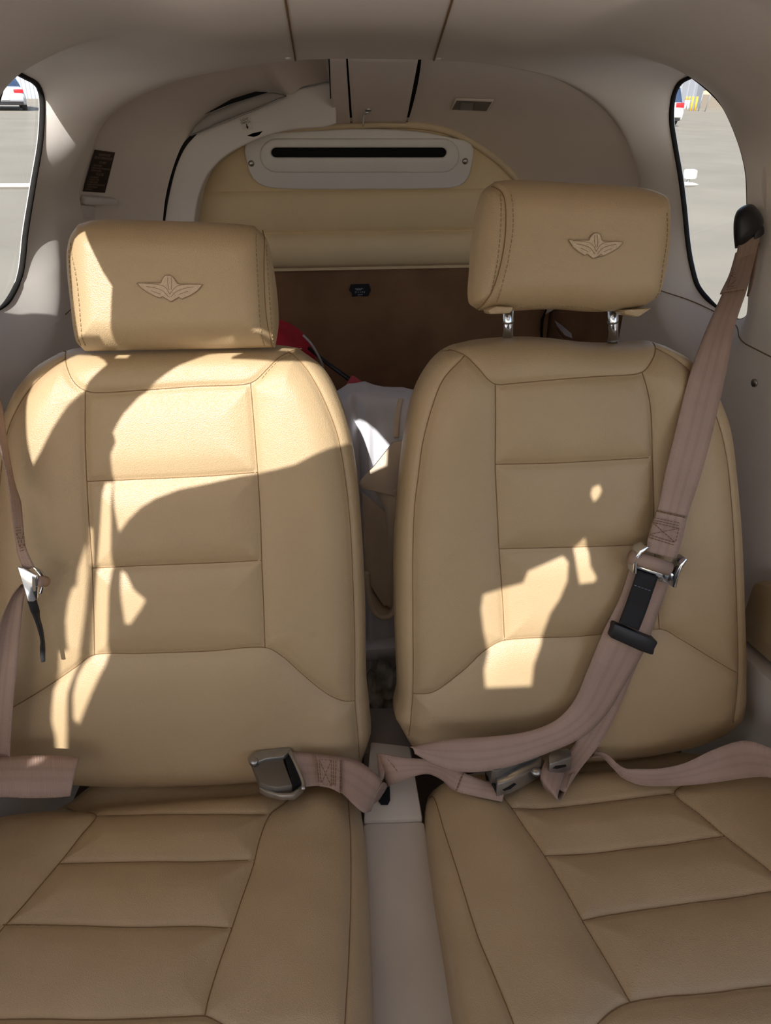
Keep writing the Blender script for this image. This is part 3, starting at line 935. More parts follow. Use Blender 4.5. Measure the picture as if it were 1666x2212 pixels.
# hook on the access panel
hk = thing('coat_hook', 'small bent steel hook hanging from the aft ceiling access panel', 'hook', hit(bM, 795, 236)[0])
p0, n0 = hit(bM, 796, 235)
disc_lathe('screw', p0, n0, [(.007, 0), (.007, .003), (.004, .006)], 'steel', hk, 14)
tube('wire', catmull([p0 + n0 * .006, hit(bM, 789, 236)[0] + n0 * .008, hit(bM, 785.5, 243)[0] + n0 * .008, hit(bM, 784.5, 256)[0] + n0 * .008, hit(bM, 784, 267)[0] + n0 * .006], 20), .0022, 'chrome', hk)
# headliner buttons
for x, y, side in ((623, 124, 'left'), (947, 125, 'right')):
    b = bvh_of(wall_left if side == 'left' else wall_right)
    p, n = hit(b, x, y)
    if p is None: p, n = atY(x, y, 1.40), np.array([0, -.5, -.8])
    tag(disc_lathe('trim_button', p, n, [(.0055, 0), (.005, .002), (.002, .003)], 'plastic_white', None, 14),
        'white trim button at the headliner edge by the %s ceiling seam' % side, 'button', 'headliner buttons')
# screws on the lower side panels
blr, bll = bvh_of(low_r), bvh_of(low_l)
p, n = hit(blr, 1631, 827)
disc_lathe('screw', p, n, [(.006, 0), (.006, .002), (.003, .003)], 'steel', low_r, 14)
p, n = hit(bll, 2, 740)
disc_lathe('screw', p, n, [(.012, 0), (.012, .002), (.007, .003), (.006, -.001)], 'steel', low_l, 16)
# label on the carpet
q = [atY(*p, YB + .009) for p in [(755, 615), (800, 613), (800, 640), (757, 641)]]
lb = prism('carpet_label', [atY(*p, YB + .010) for p in [(758, 614), (797, 613), (801, 626), (796, 639), (786, 640), (775, 639), (761, 641), (760, 632), (754, 627)]], (0, -.002, 0), 'label')
tag(lb, 'small navy printed label stuck on the brown carpet wall', 'label')
off = np.array([0, -.0022, 0])
for i, (a, b) in enumerate(((.26, .66), (.30, .62))):
    for k in range(7 - i):
        x = a + (b - a) * k / 7
        mesh('print', [on_quad(q, *p) + off for p in [(x, .3 + .1 * i), (x + .04, .3 + .1 * i), (x + .04, .38 + .08 * i), (x, .38 + .08 * i)]], [(0, 1, 2, 3)], 'label_text', lb, smooth=False)
for k, x in enumerate((.25, .33, .42, .50, .58, .68)):
    mesh('print', [on_quad(q, *p) + off for p in [(x, .56), (x + (.025 if k < 4 else .05), .56), (x + (.025 if k < 4 else .05), .70), (x, .70)]], [(0, 1, 2, 3)], 'label_text', lb, smooth=False)
mesh('print', [on_quad(q, *p) + off for p in [(.38, .8), (.62, .8), (.62, .86), (.38, .86)]], [(0, 1, 2, 3)], 'label_text', lb, smooth=False)

# ------------------------------------------------------------------ seats
BF = (B_O, B_U, B_V, B_N); QF = (Q_O, Q_U, Q_V, Q_N)
seat_l = thing('rear_seat', 'beige leather rear seat on the left with its headrest pushed down', 'seat', (-.27, .60, -1.04), 'rear seats')
seat_r = thing('rear_seat', 'beige leather rear seat on the right with its headrest raised on chrome posts', 'seat', (.22, .60, -1.04), 'rear seats')
back_l = Pad(BF,
    left=[(-5, 1685), (-38, 1560), (-45, 1400), (-40, 1200), (-27, 1050), (-8, 930), (18, 861), (38, 829), (70, 794), (112, 768)],
    right=[(782, 1655), (802, 1595), (800, 1550), (793, 1480), (790, 1300), (781, 1130), (769, 1010), (751, 920), (726, 850), (695, 800), (640, 758)],
    bottom=[(-5, 1685), (160, 1694), (300, 1699), (450, 1695), (600, 1685), (720, 1672), (782, 1655)],
    top=[(112, 768), (150, 758), (300, 752), (450, 750), (590, 751), (640, 758)],
    seams=[[(618, 764), (640, 780), (668, 812), (700, 870), (730, 950), (748, 1050), (758, 1150), (765, 1300), (768, 1420), (768, 1530), (774, 1600), (778, 1660)],
           [(122, 780), (85, 808), (48, 847), (20, 892), (2, 935), (-10, 1000), (-20, 1200), (-22, 1400), (-16, 1550), (-4, 1690)],
           [(108, 764), (118, 774), (132, 797), (152, 826), (172, 842), (200, 850), (300, 845), (430, 836), (520, 833), (548, 825), (575, 800), (598, 778), (622, 766), (650, 757)],
           [(180, 847), (181, 950), (185, 1042), (190, 1130), (197, 1230), (200, 1330), (202, 1417)],
           [(540, 830), (548, 920), (556, 1022), (562, 1120), (565, 1213), (569, 1310), (572, 1402)],
           [(185, 1042), (300, 1037), (450, 1030), (556, 1022)], [(197, 1230), (320, 1224), (450, 1219), (565, 1213)],
           [(-20, 1556), (30, 1530), (100, 1487), (165, 1442), (202, 1418), (300, 1415), (450, 1410), (572, 1402), (610, 1422), (650, 1458), (700, 1500), (740, 1522), (768, 1530)]],
    ns=170, nt=220, Rh=.05, Rv=.045, T=.10, crown=.004)
back_r = Pad(BF,
    left=[(886, 1612), (866, 1578), (856, 1555), (864, 1515), (862, 1450), (858, 1330), (858, 1200), (869, 1050), (885, 930), (905, 850), (935, 795), (963, 766), (992, 750)],
    right=[(1562, 1586), (1606, 1548), (1615, 1450), (1612, 1300), (1606, 1150), (1598, 1050), (1583, 930), (1560, 862), (1530, 812), (1495, 775), (1446, 748)],
    bottom=[(886, 1612), (960, 1636), (1100, 1648), (1230, 1648), (1330, 1642), (1420, 1628), (1500, 1611), (1562, 1586)],
    top=[(992, 750), (1050, 738), (1130, 732), (1200, 735), (1280, 744), (1370, 745), (1420, 741), (1446, 748)],
    seams=[[(1012, 773), (965, 822), (939, 883), (918, 965), (909, 1030), (900, 1108), (896, 1204), (896, 1356), (896, 1514), (890, 1586), (888, 1615)],
           [(1443, 757), (1490, 788), (1535, 845), (1565, 915), (1585, 1000), (1595, 1100), (1602, 1250), (1606, 1400), (1603, 1500), (1592, 1570)],
           [(964, 764), (990, 763), (1012, 771), (1040, 800), (1058, 822), (1076, 832), (1110, 830), (1200, 822), (1300, 815), (1375, 811), (1400, 804), (1420, 785), (1440, 760), (1448, 746)],
           [(1073, 832), (1073, 920), (1072, 1005), (1076, 1100), (1080, 1188), (1087, 1290), (1092, 1385)],
           [(1396, 807), (1410, 880), (1413, 990), (1415, 1090), (1417, 1178), (1422, 1280), (1428, 1363)],
           [(1072, 1005), (1200, 1002), (1413, 990)], [(1080, 1188), (1250, 1184), (1417, 1178)],
           [(896, 1515), (940, 1500), (1000, 1455), (1050, 1408), (1092, 1386), (1250, 1378), (1428, 1362), (1470, 1382), (1540, 1425), (1606, 1465)]],
    ns=170, nt=220, Rh=.05, Rv=.045, T=.10, crown=.004)
back_l.build(seat_l, 'backrest'); back_r.build(seat_r, 'backrest')
cush_l = Pad(QF,
    left=[(-290, 2330), (-240, 2150), (-150, 1960), (-90, 1850), (-60, 1800)],
    right=[(806, 2330), (803, 2212), (799, 2000), (793, 1850), (786, 1775), (775, 1690)],
    bottom=[(-290, 2330), (0, 2330), (400, 2330), (806, 2330)],
    top=[(-60, 1800), (0, 1766), (60, 1738), (150, 1706), (250, 1675), (450, 1670), (650, 1668), (775, 1690)],
    seams=[[(750, 1680), (753, 1735), (757, 1800), (758, 1900), (754, 2050), (745, 2212), (736, 2340)],
           [(130, 1690), (165, 1718), (205, 1750), (170, 1802), (125, 1858), (60, 1935), (3, 1998), (-60, 2080), (-150, 2192)],
           [(655, 1685), (612, 1731), (583, 1754), (560, 1810), (548, 1858), (520, 1940), (500, 1998), (470, 2080), (448, 2150), (441, 2185)],
           [(205, 1750), (400, 1750), (583, 1754)], [(125, 1858), (300, 1856), (548, 1852)], [(3, 1990), (130, 1991), (300, 1996), (420, 1993), (500, 1998)],
           [(-285, 2240), (-150, 2192), (0, 2192), (250, 2191), (400, 2186), (441, 2185), (470, 2198), (505, 2218), (560, 2262), (640, 2340)]],
    ns=180, nt=150, Rh=.035, Rv=.04, T=.13, crown=.003, gB=.006, gW=.02,
    extra=lambda P: .010 * np.exp(-((P[:, 0] + .12) / .05) ** 2) - .032 * np.exp(-((P[:, 1] - .005) / .032) ** 2) + .0015 * noise2(P[:, 0] * 2, P[:, 1] * 2, 5))
cush_r = Pad(QF,
    left=[(1015, 2330), (1000, 2250), (984, 2160), (960, 2030), (935, 1900), (917, 1770), (920, 1690)],
    right=[(2050, 2330), (1950, 2100), (1850, 1900), (1770, 1760), (1730, 1690)],
    bottom=[(1015, 2330), (1350, 2330), (1700, 2330), (2050, 2330)],
    top=[(920, 1690), (1000, 1660), (1200, 1630), (1400, 1615), (1560, 1615), (1666, 1650), (1730, 1690)],
    seams=[[(930, 1670), (936, 1692), (958, 1775), (998, 1905), (1033, 2015), (1068, 2100), (1113, 2212), (1160, 2340)],
           [(1075, 1700), (1090, 1728), (1105, 1747), (1140, 1798), (1178, 1851), (1220, 1920), (1258, 1985), (1310, 2070), (1363, 2158)],
           [(1545, 1620), (1490, 1680), (1459, 1707), (1515, 1755), (1568, 1799), (1620, 1840), (1666, 1875), (1750, 1945), (1950, 2100)],
           [(1105, 1747), (1190, 1741), (1330, 1723), (1459, 1707)], [(1178, 1848), (1300, 1834), (1450, 1816), (1568, 1799)],
           [(1258, 1986), (1310, 1972), (1450, 1950), (1600, 1930), (1666, 1919), (1760, 1903)],
           [(1190, 2350), (1260, 2250), (1293, 2212), (1325, 2180), (1363, 2158), (1430, 2145), (1550, 2134), (1666, 2120), (1850, 2098), (1980, 2085)]],
    ns=180, nt=150, Rh=.035, Rv=.04, T=.13, crown=.003, gB=.006, gW=.02,
    extra=lambda P: .010 * np.exp(-((P[:, 0] - .07 - .12 * np.clip(-P[:, 1], 0, .4)) / .05) ** 2) - .032 * np.exp(-((P[:, 1] - .005) / .032) ** 2) + .0015 * noise2(P[:, 0] * 2, P[:, 1] * 2, 6))
cush_l.build(seat_l, 'cushion'); cush_r.build(seat_r, 'cushion')
head_l = Pad(BF,
    left=[(182, 760), (162, 735), (150, 650), (142, 560), (149, 512), (168, 482)],
    right=[(592, 752), (600, 700), (597, 640), (588, 575), (573, 515), (546, 486)],
    bottom=[(182, 760), (300, 758), (450, 755), (592, 752)],
    top=[(168, 482), (205, 473), (350, 475), (500, 481), (546, 486)],
    seams=[[(562, 492), (566, 520), (567, 580), (570, 650), (576, 710), (584, 756)]],
    ns=110, nt=90, Rh=.035, Rv=.045, T=.05, off=.02, crown=.006, gB=.002, gW=.01)
head_r = Pad(BF,
    left=[(1040, 670), (1018, 652), (1019, 580), (1027, 490), (1046, 415), (1075, 389)],
    right=[(1392, 664), (1422, 640), (1441, 575), (1448, 500), (1446, 440), (1436, 420), (1408, 407)],
    bottom=[(1040, 670), (1100, 672), (1200, 668), (1300, 674), (1392, 664)],
    top=[(1075, 389), (1110, 386), (1250, 393), (1380, 402), (1408, 407)],
    seams=[[(1078, 393), (1090, 410), (1095, 440), (1094, 500), (1086, 560), (1070, 620), (1048, 672)]],
    ns=110, nt=90, Rh=.035, Rv=.045, T=.05, off=.02, crown=.006, gB=.002, gW=.01)
head_l.build(seat_l, 'headrest'); head_r.build(seat_r, 'headrest')
for pad, paths in ((head_l, [[(149, 540), (153, 610), (162, 690), (176, 748)], [(152, 525), (165, 600), (173, 680), (186, 748)],
                             [(554, 505), (557, 600), (562, 690), (572, 748)], [(576, 530), (580, 600), (586, 690), (591, 745)]]),
                   (head_r, [[(1080, 420), (1082, 480), (1075, 560), (1062, 625), (1044, 660)], [(1104, 420), (1108, 490), (1098, 560), (1085, 615), (1072, 655)],
                             [(1441, 460), (1442, 505), (1432, 580), (1416, 645)], [(1085, 667), (1170, 661), (1260, 664), (1320, 672), (1390, 662)]])):
    for q in paths:
        dashes('stitching', pad.px(q, .0006, 120), 'stitch', pad.shell)
for pad, q in ((back_l, [(566, 817), (585, 795), (606, 776), (628, 768), (650, 762)]), (back_r, [(968, 764), (990, 763), (1010, 770)])):
    dashes('stitching', pad.px(q, .0008, 60), 'stitch', pad.shell)
# headrest posts of the raised headrest
for xt, xb in ((1098, 1097), (1324, 1325)):
    a = BP(xt, 650, -.045); b = BP(xb, 760, -.062)
    tube('headrest_post', [a, b], .0062, 'chrome', head_r.shell, n=16)
    d = (b - a) / np.linalg.norm(b - a)
    for y in (695, 735):
        c = BP(xt, y, -.045 - .017 * (y - 650) / 110)
        tube('post_notch', [c - d * .0012, c + d * .0012], .0066, 'dark_steel', head_r.shell, n=16)
# torn leather corner under the raised headrest
prism('cover_flap', [BP(*p, -.02) for p in [(1042, 668), (1060, 660), (1098, 662), (1090, 676), (1046, 678)]], B_N * .03, 'leather', head_r.shell, bevel=.003)
prism('cover_flap', [BP(*p, -.03) for p in [(1325, 668), (1388, 664), (1358, 684), (1330, 679)]], B_N * .03, 'leather', head_r.shell, bevel=.003)
# embroidered wings
def emblem(pad, px):
    c = catmull(np.array(px + px[:1], float), 10)  # only for the centre
    P = pad.px(px, .0012, None)
    # fill: fan of triangles over a fine grid clipped to the outline
    poly = np.array(px, float)
    x0, y0 = poly.min(0); x1, y1 = poly.max(0)
    v, f, lut = [], [], {}
    bm = bmesh.new()
    vs_ = [bm.verts.new((x, y, 0)) for x, y in px]
    bm.faces.new(vs_)
    bmesh.ops.triangulate(bm, faces=bm.faces)
    bmesh.ops.subdivide_edges(bm, edges=bm.edges, cuts=3, use_grid_fill=True)
    bm.verts.index_update()
    pts = [(w.co.x, w.co.y) for w in bm.verts]
    faces = [tuple(w.index for w in fc.verts) for fc in bm.faces]
    bm.free()
    o = mesh('wing_emblem', pad.px(pts, .0014), faces, 'emblem', pad.shell)
    o['label'] = 'embroidered spread-wing bird emblem'
    cl = px + px[:1]
    tube('outline', pad.px([tuple(p) for p in resample(cl, 90)], .0014), .0004, 'emblem_line', o, n=5)
    xc = (x0 + x1) / 2; w = x1 - x0; h = y1 - y0
    for q in ([(-.42, -.20), (-.25, -.17), (-.12, -.12), (-.05, .0), (.0, .22)], [(.42, -.17), (.25, -.15), (.12, -.10), (.06, .02), (.0, .22)],
              [(-.36, -.08), (-.22, -.02), (-.10, .10), (-.02, .32)], [(.36, -.06), (.22, .0), (.10, .12), (.02, .32)],
              [(-.03, -.40), (-.03, -.2), (-.01, .05)], [(.02, -.42), (.03, -.2), (.02, .05)], [(-.28, .08), (-.2, .16), (-.14, .22)], [(.28, .1), (.2, .17), (.14, .23)]):
        pts = [(xc + a * w, (y0 + y1) / 2 + b * h) for a, b in q]
        tube('stitch_line', pad.px(pts, .0015, 16), .00028, 'emblem_line', o, n=5)
emblem(head_l, [(260 + x * .13205, 560 + y * .13205) for x, y in [(275, 390), (480, 388), (665, 390), (685, 340), (710, 290), (740, 262), (830, 268), (870, 295), (940, 405), (1130, 408), (1350, 412), (1270, 510), (1160, 585), (1010, 650), (960, 618), (835, 695), (690, 605), (655, 635), (560, 600), (430, 530), (340, 465)]])
emblem(head_r, [(1190 + x * .12005, 470 + y * .12005) for x, y in [(312, 402), (500, 410), (690, 412), (705, 350), (740, 318), (770, 278), (850, 280), (880, 300), (925, 425), (1100, 432), (1305, 440), (1200, 555), (1100, 615), (935, 695), (905, 660), (765, 745), (650, 655), (610, 685), (500, 620), (400, 540)]])

# ------------------------------------------------------------------ console between the seats
con = thing('centre_console', 'pale grey plastic console running between the two rear seats', 'console', (-.03, .5, -1.04))
zc = -.835
c4 = [atZ(783, 1776, zc + .012), atZ(918, 1771, zc + .012), atZ(1010, 2330, zc), atZ(806, 2330, zc)]
prism('console_box', [p - np.array([0, 0, .21]) for p in c4], (0, 0, .21), 'console', con, bevel=.006)
c5 = [atZ(800, 1600, -.81), atZ(886, 1610, -.81), atZ(914, 1769, -.82), atZ(785, 1773, -.82)]
sl_ = [atZ(815, 1690, -.815), atZ(842, 1690, -.815), atZ(843, 1728, -.815), atZ(838, 1738, -.815), atZ(824, 1738, -.815), atZ(818, 1730, -.815)]
ZU = np.array([0, 0, 1.])
prism('console_lid', [p - np.array([0, 0, .19]) for p in c5], (0, 0, .19), 'console', con, bevel=.004)
prism('belt_slot', [p + np.array([0, 0, -.001]) for p in sl_], (0, 0, .0016), 'void', con)
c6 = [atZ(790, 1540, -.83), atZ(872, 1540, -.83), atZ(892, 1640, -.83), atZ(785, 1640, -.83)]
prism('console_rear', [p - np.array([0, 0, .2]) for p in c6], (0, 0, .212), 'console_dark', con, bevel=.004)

# ------------------------------------------------------------------ belts
def strap(name, spec, fn, parent=None, mat='belt', **kw):
    return ribbon(name, [(fn(a, b, o), fn(c, d, o2)) for a, b, c, d, o, o2 in spec], mat, parent, **kw)
def xstitch(name, quad, parent, fn, off):
    """boxed cross stitch block on a strap, quad TL TR BR BL in pixels"""
    TL, TR, BR, BL_ = [np.array(p, float) for p in quad]
    def q(x, y): return tuple(TL * (1 - x) * (1 - y) + TR * x * (1 - y) + BR * x * y + BL_ * (1 - x) * y)
    for a, b in (((0, 0), (1, 0)), ((0, .12), (1, .12)), ((0, .24), (1, .24)), ((0, 1), (1, 1)), ((0, .88), (1, .88)), ((0, .24), (1, .88)), ((1, .24), (0, .88)), ((0, .24), (0, .88)), ((1, .24), (1, .88))):
        dashes(name, [fn(*q(*a), off), fn(*q(*b), off)], 'seam', parent, .003, .0012, .0005)
# right shoulder belt
sb = thing('shoulder_belt', 'taupe shoulder belt crossing the right seat from a black wall anchor', 'seat belt', BP(1430, 1200, 0))
top_spec = [(1598, 515, 1645, 500, -.236, -.236), (1592, 545, 1638, 530, -.225, -.225), (1580, 585, 1628, 572, -.20, -.20), (1558, 640, 1612, 632, -.14, -.14), (1530, 702, 1588, 705, -.075, -.08), (1497, 790, 1566, 815, -.012, -.025), (1478, 855, 1550, 885, .004, -.002),
            (1460, 930, 1532, 962, .012, .010), (1440, 1010, 1508, 1045, .016, .016), (1421, 1100, 1486, 1112, .018, .018), (1396, 1182, 1462, 1205, .024, .024)]
strap('strap', top_spec, BP, sb, n=80, m=9)
strap('strap_doubling', [(1589, 548, 1634, 532, -.232, -.232), (1575, 595, 1624, 582, -.186, -.186), (1556, 634, 1611, 627, -.142, -.142)], BP, sb, n=20, thick=.003)
strap('strap_doubling', [(1420, 1102, 1484, 1116, .020, .020), (1405, 1148, 1473, 1165, .0225, .0225), (1394, 1190, 1460, 1208, .026, .026)], BP, sb, n=20, thick=.003)
dashes('bar_tack', [BP(1559, 633, -.138), BP(1610, 626, -.138)], 'seam', sb, .003, .0008, .0009)
dashes('bar_tack', [BP(1421, 1104, .0225), BP(1483, 1118, .0225)], 'seam', sb, .003, .0008, .0009)
xstitch('cross_stitch', [(1583, 585), (1618, 573), (1606, 618), (1570, 626)], sb, lambda x, y, o: BP(x, y, -.185 + (y - 590) * .00118), 0)
xstitch('cross_stitch', [(1413, 1118), (1470, 1130), (1458, 1178), (1400, 1160)], sb, BP, .026)
strap('strap_end', [(1632, 530, 1642, 526, -.24, -.235), (1622, 600, 1630, 597, -.19, -.185), (1614, 640, 1620, 638, -.15, -.145)], BP, sb, n=16, m=4)
# belt below the adjuster, sweeping to the console
strap('lower_strap', [(1362, 1225, 1448, 1252, .014, .014), (1340, 1290, 1424, 1318, .016, .016), (1304, 1364, 1394, 1400, .020, .018), (1269, 1449, 1350, 1478, .022, .02), (1240, 1515, 1308, 1545, .024, .024),
       (1200, 1556, 1258, 1592, .032, .036), (1140, 1580, 1180, 1628, .040, .05), (1060, 1591, 1085, 1660, .044, .062), (985, 1596, 1000, 1668, .044, .066), (930, 1603, 940, 1652, .046, .064), (886, 1614, 896, 1628, .05, .058)], BP, sb, n=110, m=9, cup=.004)
strap('return_strap', [(1335, 1400, 1390, 1402, .004, .006), (1312, 1462, 1363, 1468, .005, .008), (1275, 1550, 1324, 1557, .008, .012), (1238, 1612, 1289, 1617, .014, .022), (1205, 1655, 1252, 1664, .03, .04), (1172, 1688, 1222, 1712, .055, .07)], BP, sb, n=60, m=7)
strap('strap_loop', [(1178, 1640, 1222, 1660, .035, .035), (1168, 1680, 1205, 1722, .06, .085), (1185, 1712, 1215, 1724, .05, .075), (1205, 1690, 1240, 1668, .03, .05)], BP, sb, n=40, m=6)
# adjuster
ad = thing('strap_adjuster', 'silver three-bar strap adjuster with black pull tab on the right shoulder belt', 'buckle', BP(1400, 1240, .02))
pb = [(1356, 1222), (1364, 1210), (1452, 1236), (1446, 1258), (1441, 1259), (1420, 1252), (1417, 1244), (1382, 1232), (1377, 1238), (1372, 1239), (1360, 1232)]
prism('adjuster_plate', [BP(*p, .020) for p in pb], B_N * .003, 'chrome', ad, bevel=.0008)
prism('side_flange', [BP(*p, .018) for p in [(1354, 1226), (1357, 1196), (1368, 1177), (1384, 1169), (1388, 1172), (1374, 1184), (1364, 1203), (1362, 1228)]], B_N * .020, 'chrome', ad, bevel=.001)
prism('side_flange', [BP(*p, .018) for p in [(1438, 1256), (1443, 1228), (1455, 1206), (1467, 1194), (1469, 1199), (1459, 1214), (1450, 1236), (1446, 1258)]], B_N * .020, 'chrome', ad, bevel=.001)
tube('wrapped_bar', [BP(1362, 1203, .030), BP(1402, 1215, .0305), BP(1446, 1229, .030)], .0085, 'belt', ad, n=18)
for x, y in ((1371, 1233), (1428, 1252)):
    disc_lathe('rivet_hole', BP(x, y, .0232), B_N, [(.0024, 0), (.0024, .0005), (.0015, .0006)], 'dark_steel', ad, 12)
strap('pull_tab', [(1378, 1232, 1421, 1246, .026, .026), (1370, 1256, 1412, 1272, .026, .026), (1355, 1300, 1396, 1318, .024, .024), (1338, 1345, 1379, 1362, .028, .028)], BP, ad, mat='belt_black', n=24, thick=.003)
dashes('tab_stitch', [BP(1371, 1264, .0285), BP(1408, 1277, .0285)], 'label_text', ad, .002, .002, .0003)
kp = prism('strap_keeper', [BP(*p, .010) for p in [(1314, 1331), (1340, 1341), (1380, 1358), (1408, 1371), (1400, 1385), (1397, 1400), (1370, 1391), (1330, 1373), (1304, 1361), (1310, 1347)]], B_N * .022, 'black', ad, bevel=.003)
# anchor cover on the right wall
an = thing('belt_anchor', 'black plastic belt anchor cover on the right window pillar', 'anchor', BP(1618, 490, -.25))
AN_N = (CAM - BP(1610, 480, -.25)); AN_N /= np.linalg.norm(AN_N)
def anchor_pt(x, y, d=0.): return BP(x, y, -.245) + AN_N * d
rim = [(1588, 537), (1585, 505), (1586, 475), (1593, 455), (1608, 444), (1625, 441), (1640, 455), (1650, 475), (1648, 492), (1637, 505), (1622, 520), (1604, 535)]
c0 = np.mean(np.array(rim), 0)
v, f = [], []
K = 48
ringp = catmull(np.array(rim + rim[:1], float), K + 1)[:-1]
prof = [(1.0, -.03), (1.0, .0), (.97, .008), (.88, .016), (.7, .023), (.4, .027)]
for s, d in prof:
    for p in ringp:
        q_ = c0 + (p - c0) * s; v.append(anchor_pt(q_[0], q_[1], d))
for k in range(len(prof) - 1):
    for i in range(K): f.append((k * K + i, k * K + (i + 1) % K, (k + 1) * K + (i + 1) % K, (k + 1) * K + i))
f.append(tuple(range((len(prof) - 1) * K, len(prof) * K)))
mesh('cover', v, f, 'black', an)
prism('swivel_tab', [anchor_pt(*p, .004) for p in [(1632, 490), (1650, 486), (1652, 505), (1640, 514), (1628, 520)]], AN_N * .014, 'black', an, bevel=.003)
# left shoulder belt, seen edge-on at the left border
sl2 = thing('shoulder_belt', 'taupe shoulder belt hanging at the left border of the left seat', 'seat belt', BP(40, 1400, .05))
strap('strap', [(-70, 780, -40, 760, .0, -.06), (-20, 880, 2, 870, .03, .0), (2, 975, 14, 950, .05, .02), (16, 1035, 30, 1040, .045, .02), (22, 1080, 44, 1085, .045, .025), (28, 1128, 49, 1130, .04, .03), (33, 1165, 53, 1165, .04, .035), (38, 1196, 58, 1190, .04, .04), (52, 1232, 74, 1225, .04, .04)], BP, sl2, n=70, m=6)
xstitch('cross_stitch', [(33, 1140), (50, 1138), (54, 1188), (44, 1190)], sl2, BP, .043)
strap('lower_strap', [(46, 1262, 56, 1268, .03, .03), (24, 1290, 50, 1300, .04, .03), (2, 1340, 45, 1350, .04, .03), (-20, 1430, 38, 1430, .05, .04), (-40, 1530, 28, 1530, .045, .04), (-50, 1660, 20, 1655, .05, .05)], BP, sl2, n=60, m=8, cup=-.008)
ad2 = thing('strap_adjuster', 'silver strap adjuster with short black tab on the left hanging belt', 'buckle', BP(70, 1260, .06))
prism('side_flange', [BP(*p, .042) for p in [(41, 1222), (56, 1226), (82, 1240), (85, 1250), (84, 1290), (76, 1297), (64, 1297), (60, 1285)]], B_N * .004, 'chrome', ad2, bevel=.001)
prism('flange_slot', [BP(*p, .0462) for p in [(70, 1246), (76, 1250), (78, 1276), (73, 1278), (70, 1268)]], B_N * .0004, 'dark_steel', ad2)
prism('back_flange', [BP(*p, .020) for p in [(72, 1222), (90, 1230), (99, 1242), (97, 1268), (92, 1282), (86, 1280), (92, 1262), (91, 1246), (82, 1234)]], B_N * .004, 'chrome', ad2, bevel=.001)
tube('wrapped_bar', [BP(80, 1256, .044), BP(97, 1256, .024)], .0062, 'belt', ad2, n=18)
strap('pull_tab', [(60, 1298, 78, 1294, .042, .042), (66, 1318, 84, 1314, .042, .036), (76, 1336, 84, 1334, .042, .034), (84, 1360, 90, 1356, .042, .036), (90, 1385, 94, 1383, .042, .036), (88, 1405, 96, 1402, .042, .038), (89, 1430, 97, 1428, .042, .04)], BP, ad2, mat='belt_black', n=40, m=4, thick=.003)
# left lap belt end
ll = thing('lap_belt', 'loose taupe lap belt end lying across the left edge of the left seat', 'seat belt', BP(80, 1680, .05))
strap('strap', [(-120, 1730, -120, 1645, .09, .05), (-40, 1728, -40, 1640, .09, .05), (0, 1722, 0, 1637, .09, .05), (60, 1724, 60, 1633, .085, .045), (118, 1723, 120, 1633, .08, .04), (152, 1720, 172, 1637, .075, .04)], BP, ll, n=50, m=9, thick=.003, cup=.006)
# left buckle half from the console slot
lb1 = thing('lap_belt', 'short taupe lap belt with steel buckle lying on the left seat by the console', 'seat belt', QP(700, 1700, .02))
strap('strap', [(652, 1700, 632, 1624, .030, .050), (700, 1698, 690, 1630, .028, .046), (736, 1712, 738, 1636, .026, .044), (762, 1736, 775, 1645, .026, .040), (786, 1755, 812, 1672, .016, .030), (800, 1752, 826, 1690, .006, .018)], QP, lb1, n=50, m=9)
strap('strap_fold', [(786, 1756, 826, 1692, .010, .020), (808, 1735, 830, 1690, -.002, .012), (822, 1725, 838, 1695, -.025, -.01)], QP, lb1, n=20, m=7)
strap('strap_doubling', [(690, 1698, 682, 1630, .031, .049), (712, 1702, 710, 1633, .030, .047), (735, 1713, 737, 1638, .029, .046)], QP, lb1, n=20, m=7, thick=.003)
dashes('bar_tack', [QP(735, 1711, .032), QP(736, 1640, .049)], 'seam', lb1, .003, .0008, .0009)
xstitch('cross_stitch', [(726, 1643), (724, 1700), (690, 1692), (684, 1640)], lb1, lambda x, y, o: QP(x, y, .049 - (y - 1640) * .00026), 0)
def buckle(root, fn, lid, side_top, side_bot, mouth, pin, o0, o1, slot=None):
    prism('buckle_lid', [fn(*p, o0) for p in lid], Q_N * (o1 - o0), 'dark_steel', root, bevel=.0025)
    prism('buckle_frame', [fn(*p, o1 - .002) for p in side_top], Q_N * .006, 'steel', root, bevel=.0015)
    if side_bot: prism('buckle_frame', [fn(*p, o1 - .014) for p in side_bot], Q_N * .008, 'steel', root, bevel=.0015)
    if mouth: prism('buckle_mouth', [fn(*p, o0 - .003) for p in mouth], Q_N * (o1 - o0 + .002), 'void', root)
    c = fn(*pin, o1 + .004)
    disc_lathe('pivot_pin', c, Q_N, [(.0055, -.004), (.0055, .001), (.003, .0025)], 'steel', root, 16)
buckle(lb1, QP, [(541, 1652), (556, 1647), (575, 1640), (606, 1638), (634, 1714), (602, 1720), (578, 1716), (562, 1709)],
       [(536, 1644), (546, 1634), (570, 1627), (622, 1620), (632, 1626), (614, 1642), (576, 1646), (552, 1656), (541, 1656)],
       [(562, 1708), (580, 1714), (600, 1722), (630, 1722), (652, 1706), (657, 1712), (636, 1729), (606, 1730), (575, 1722), (561, 1714)],
       [(612, 1638), (628, 1628), (652, 1700), (634, 1718)], (549, 1644), .030, .044)
tube('buckle_rim', catmull([QP(626, 1622, .054), QP(640, 1652, .052), QP(655, 1690, .046), QP(655, 1706, .044)], 20), .0026, 'steel', lb1)
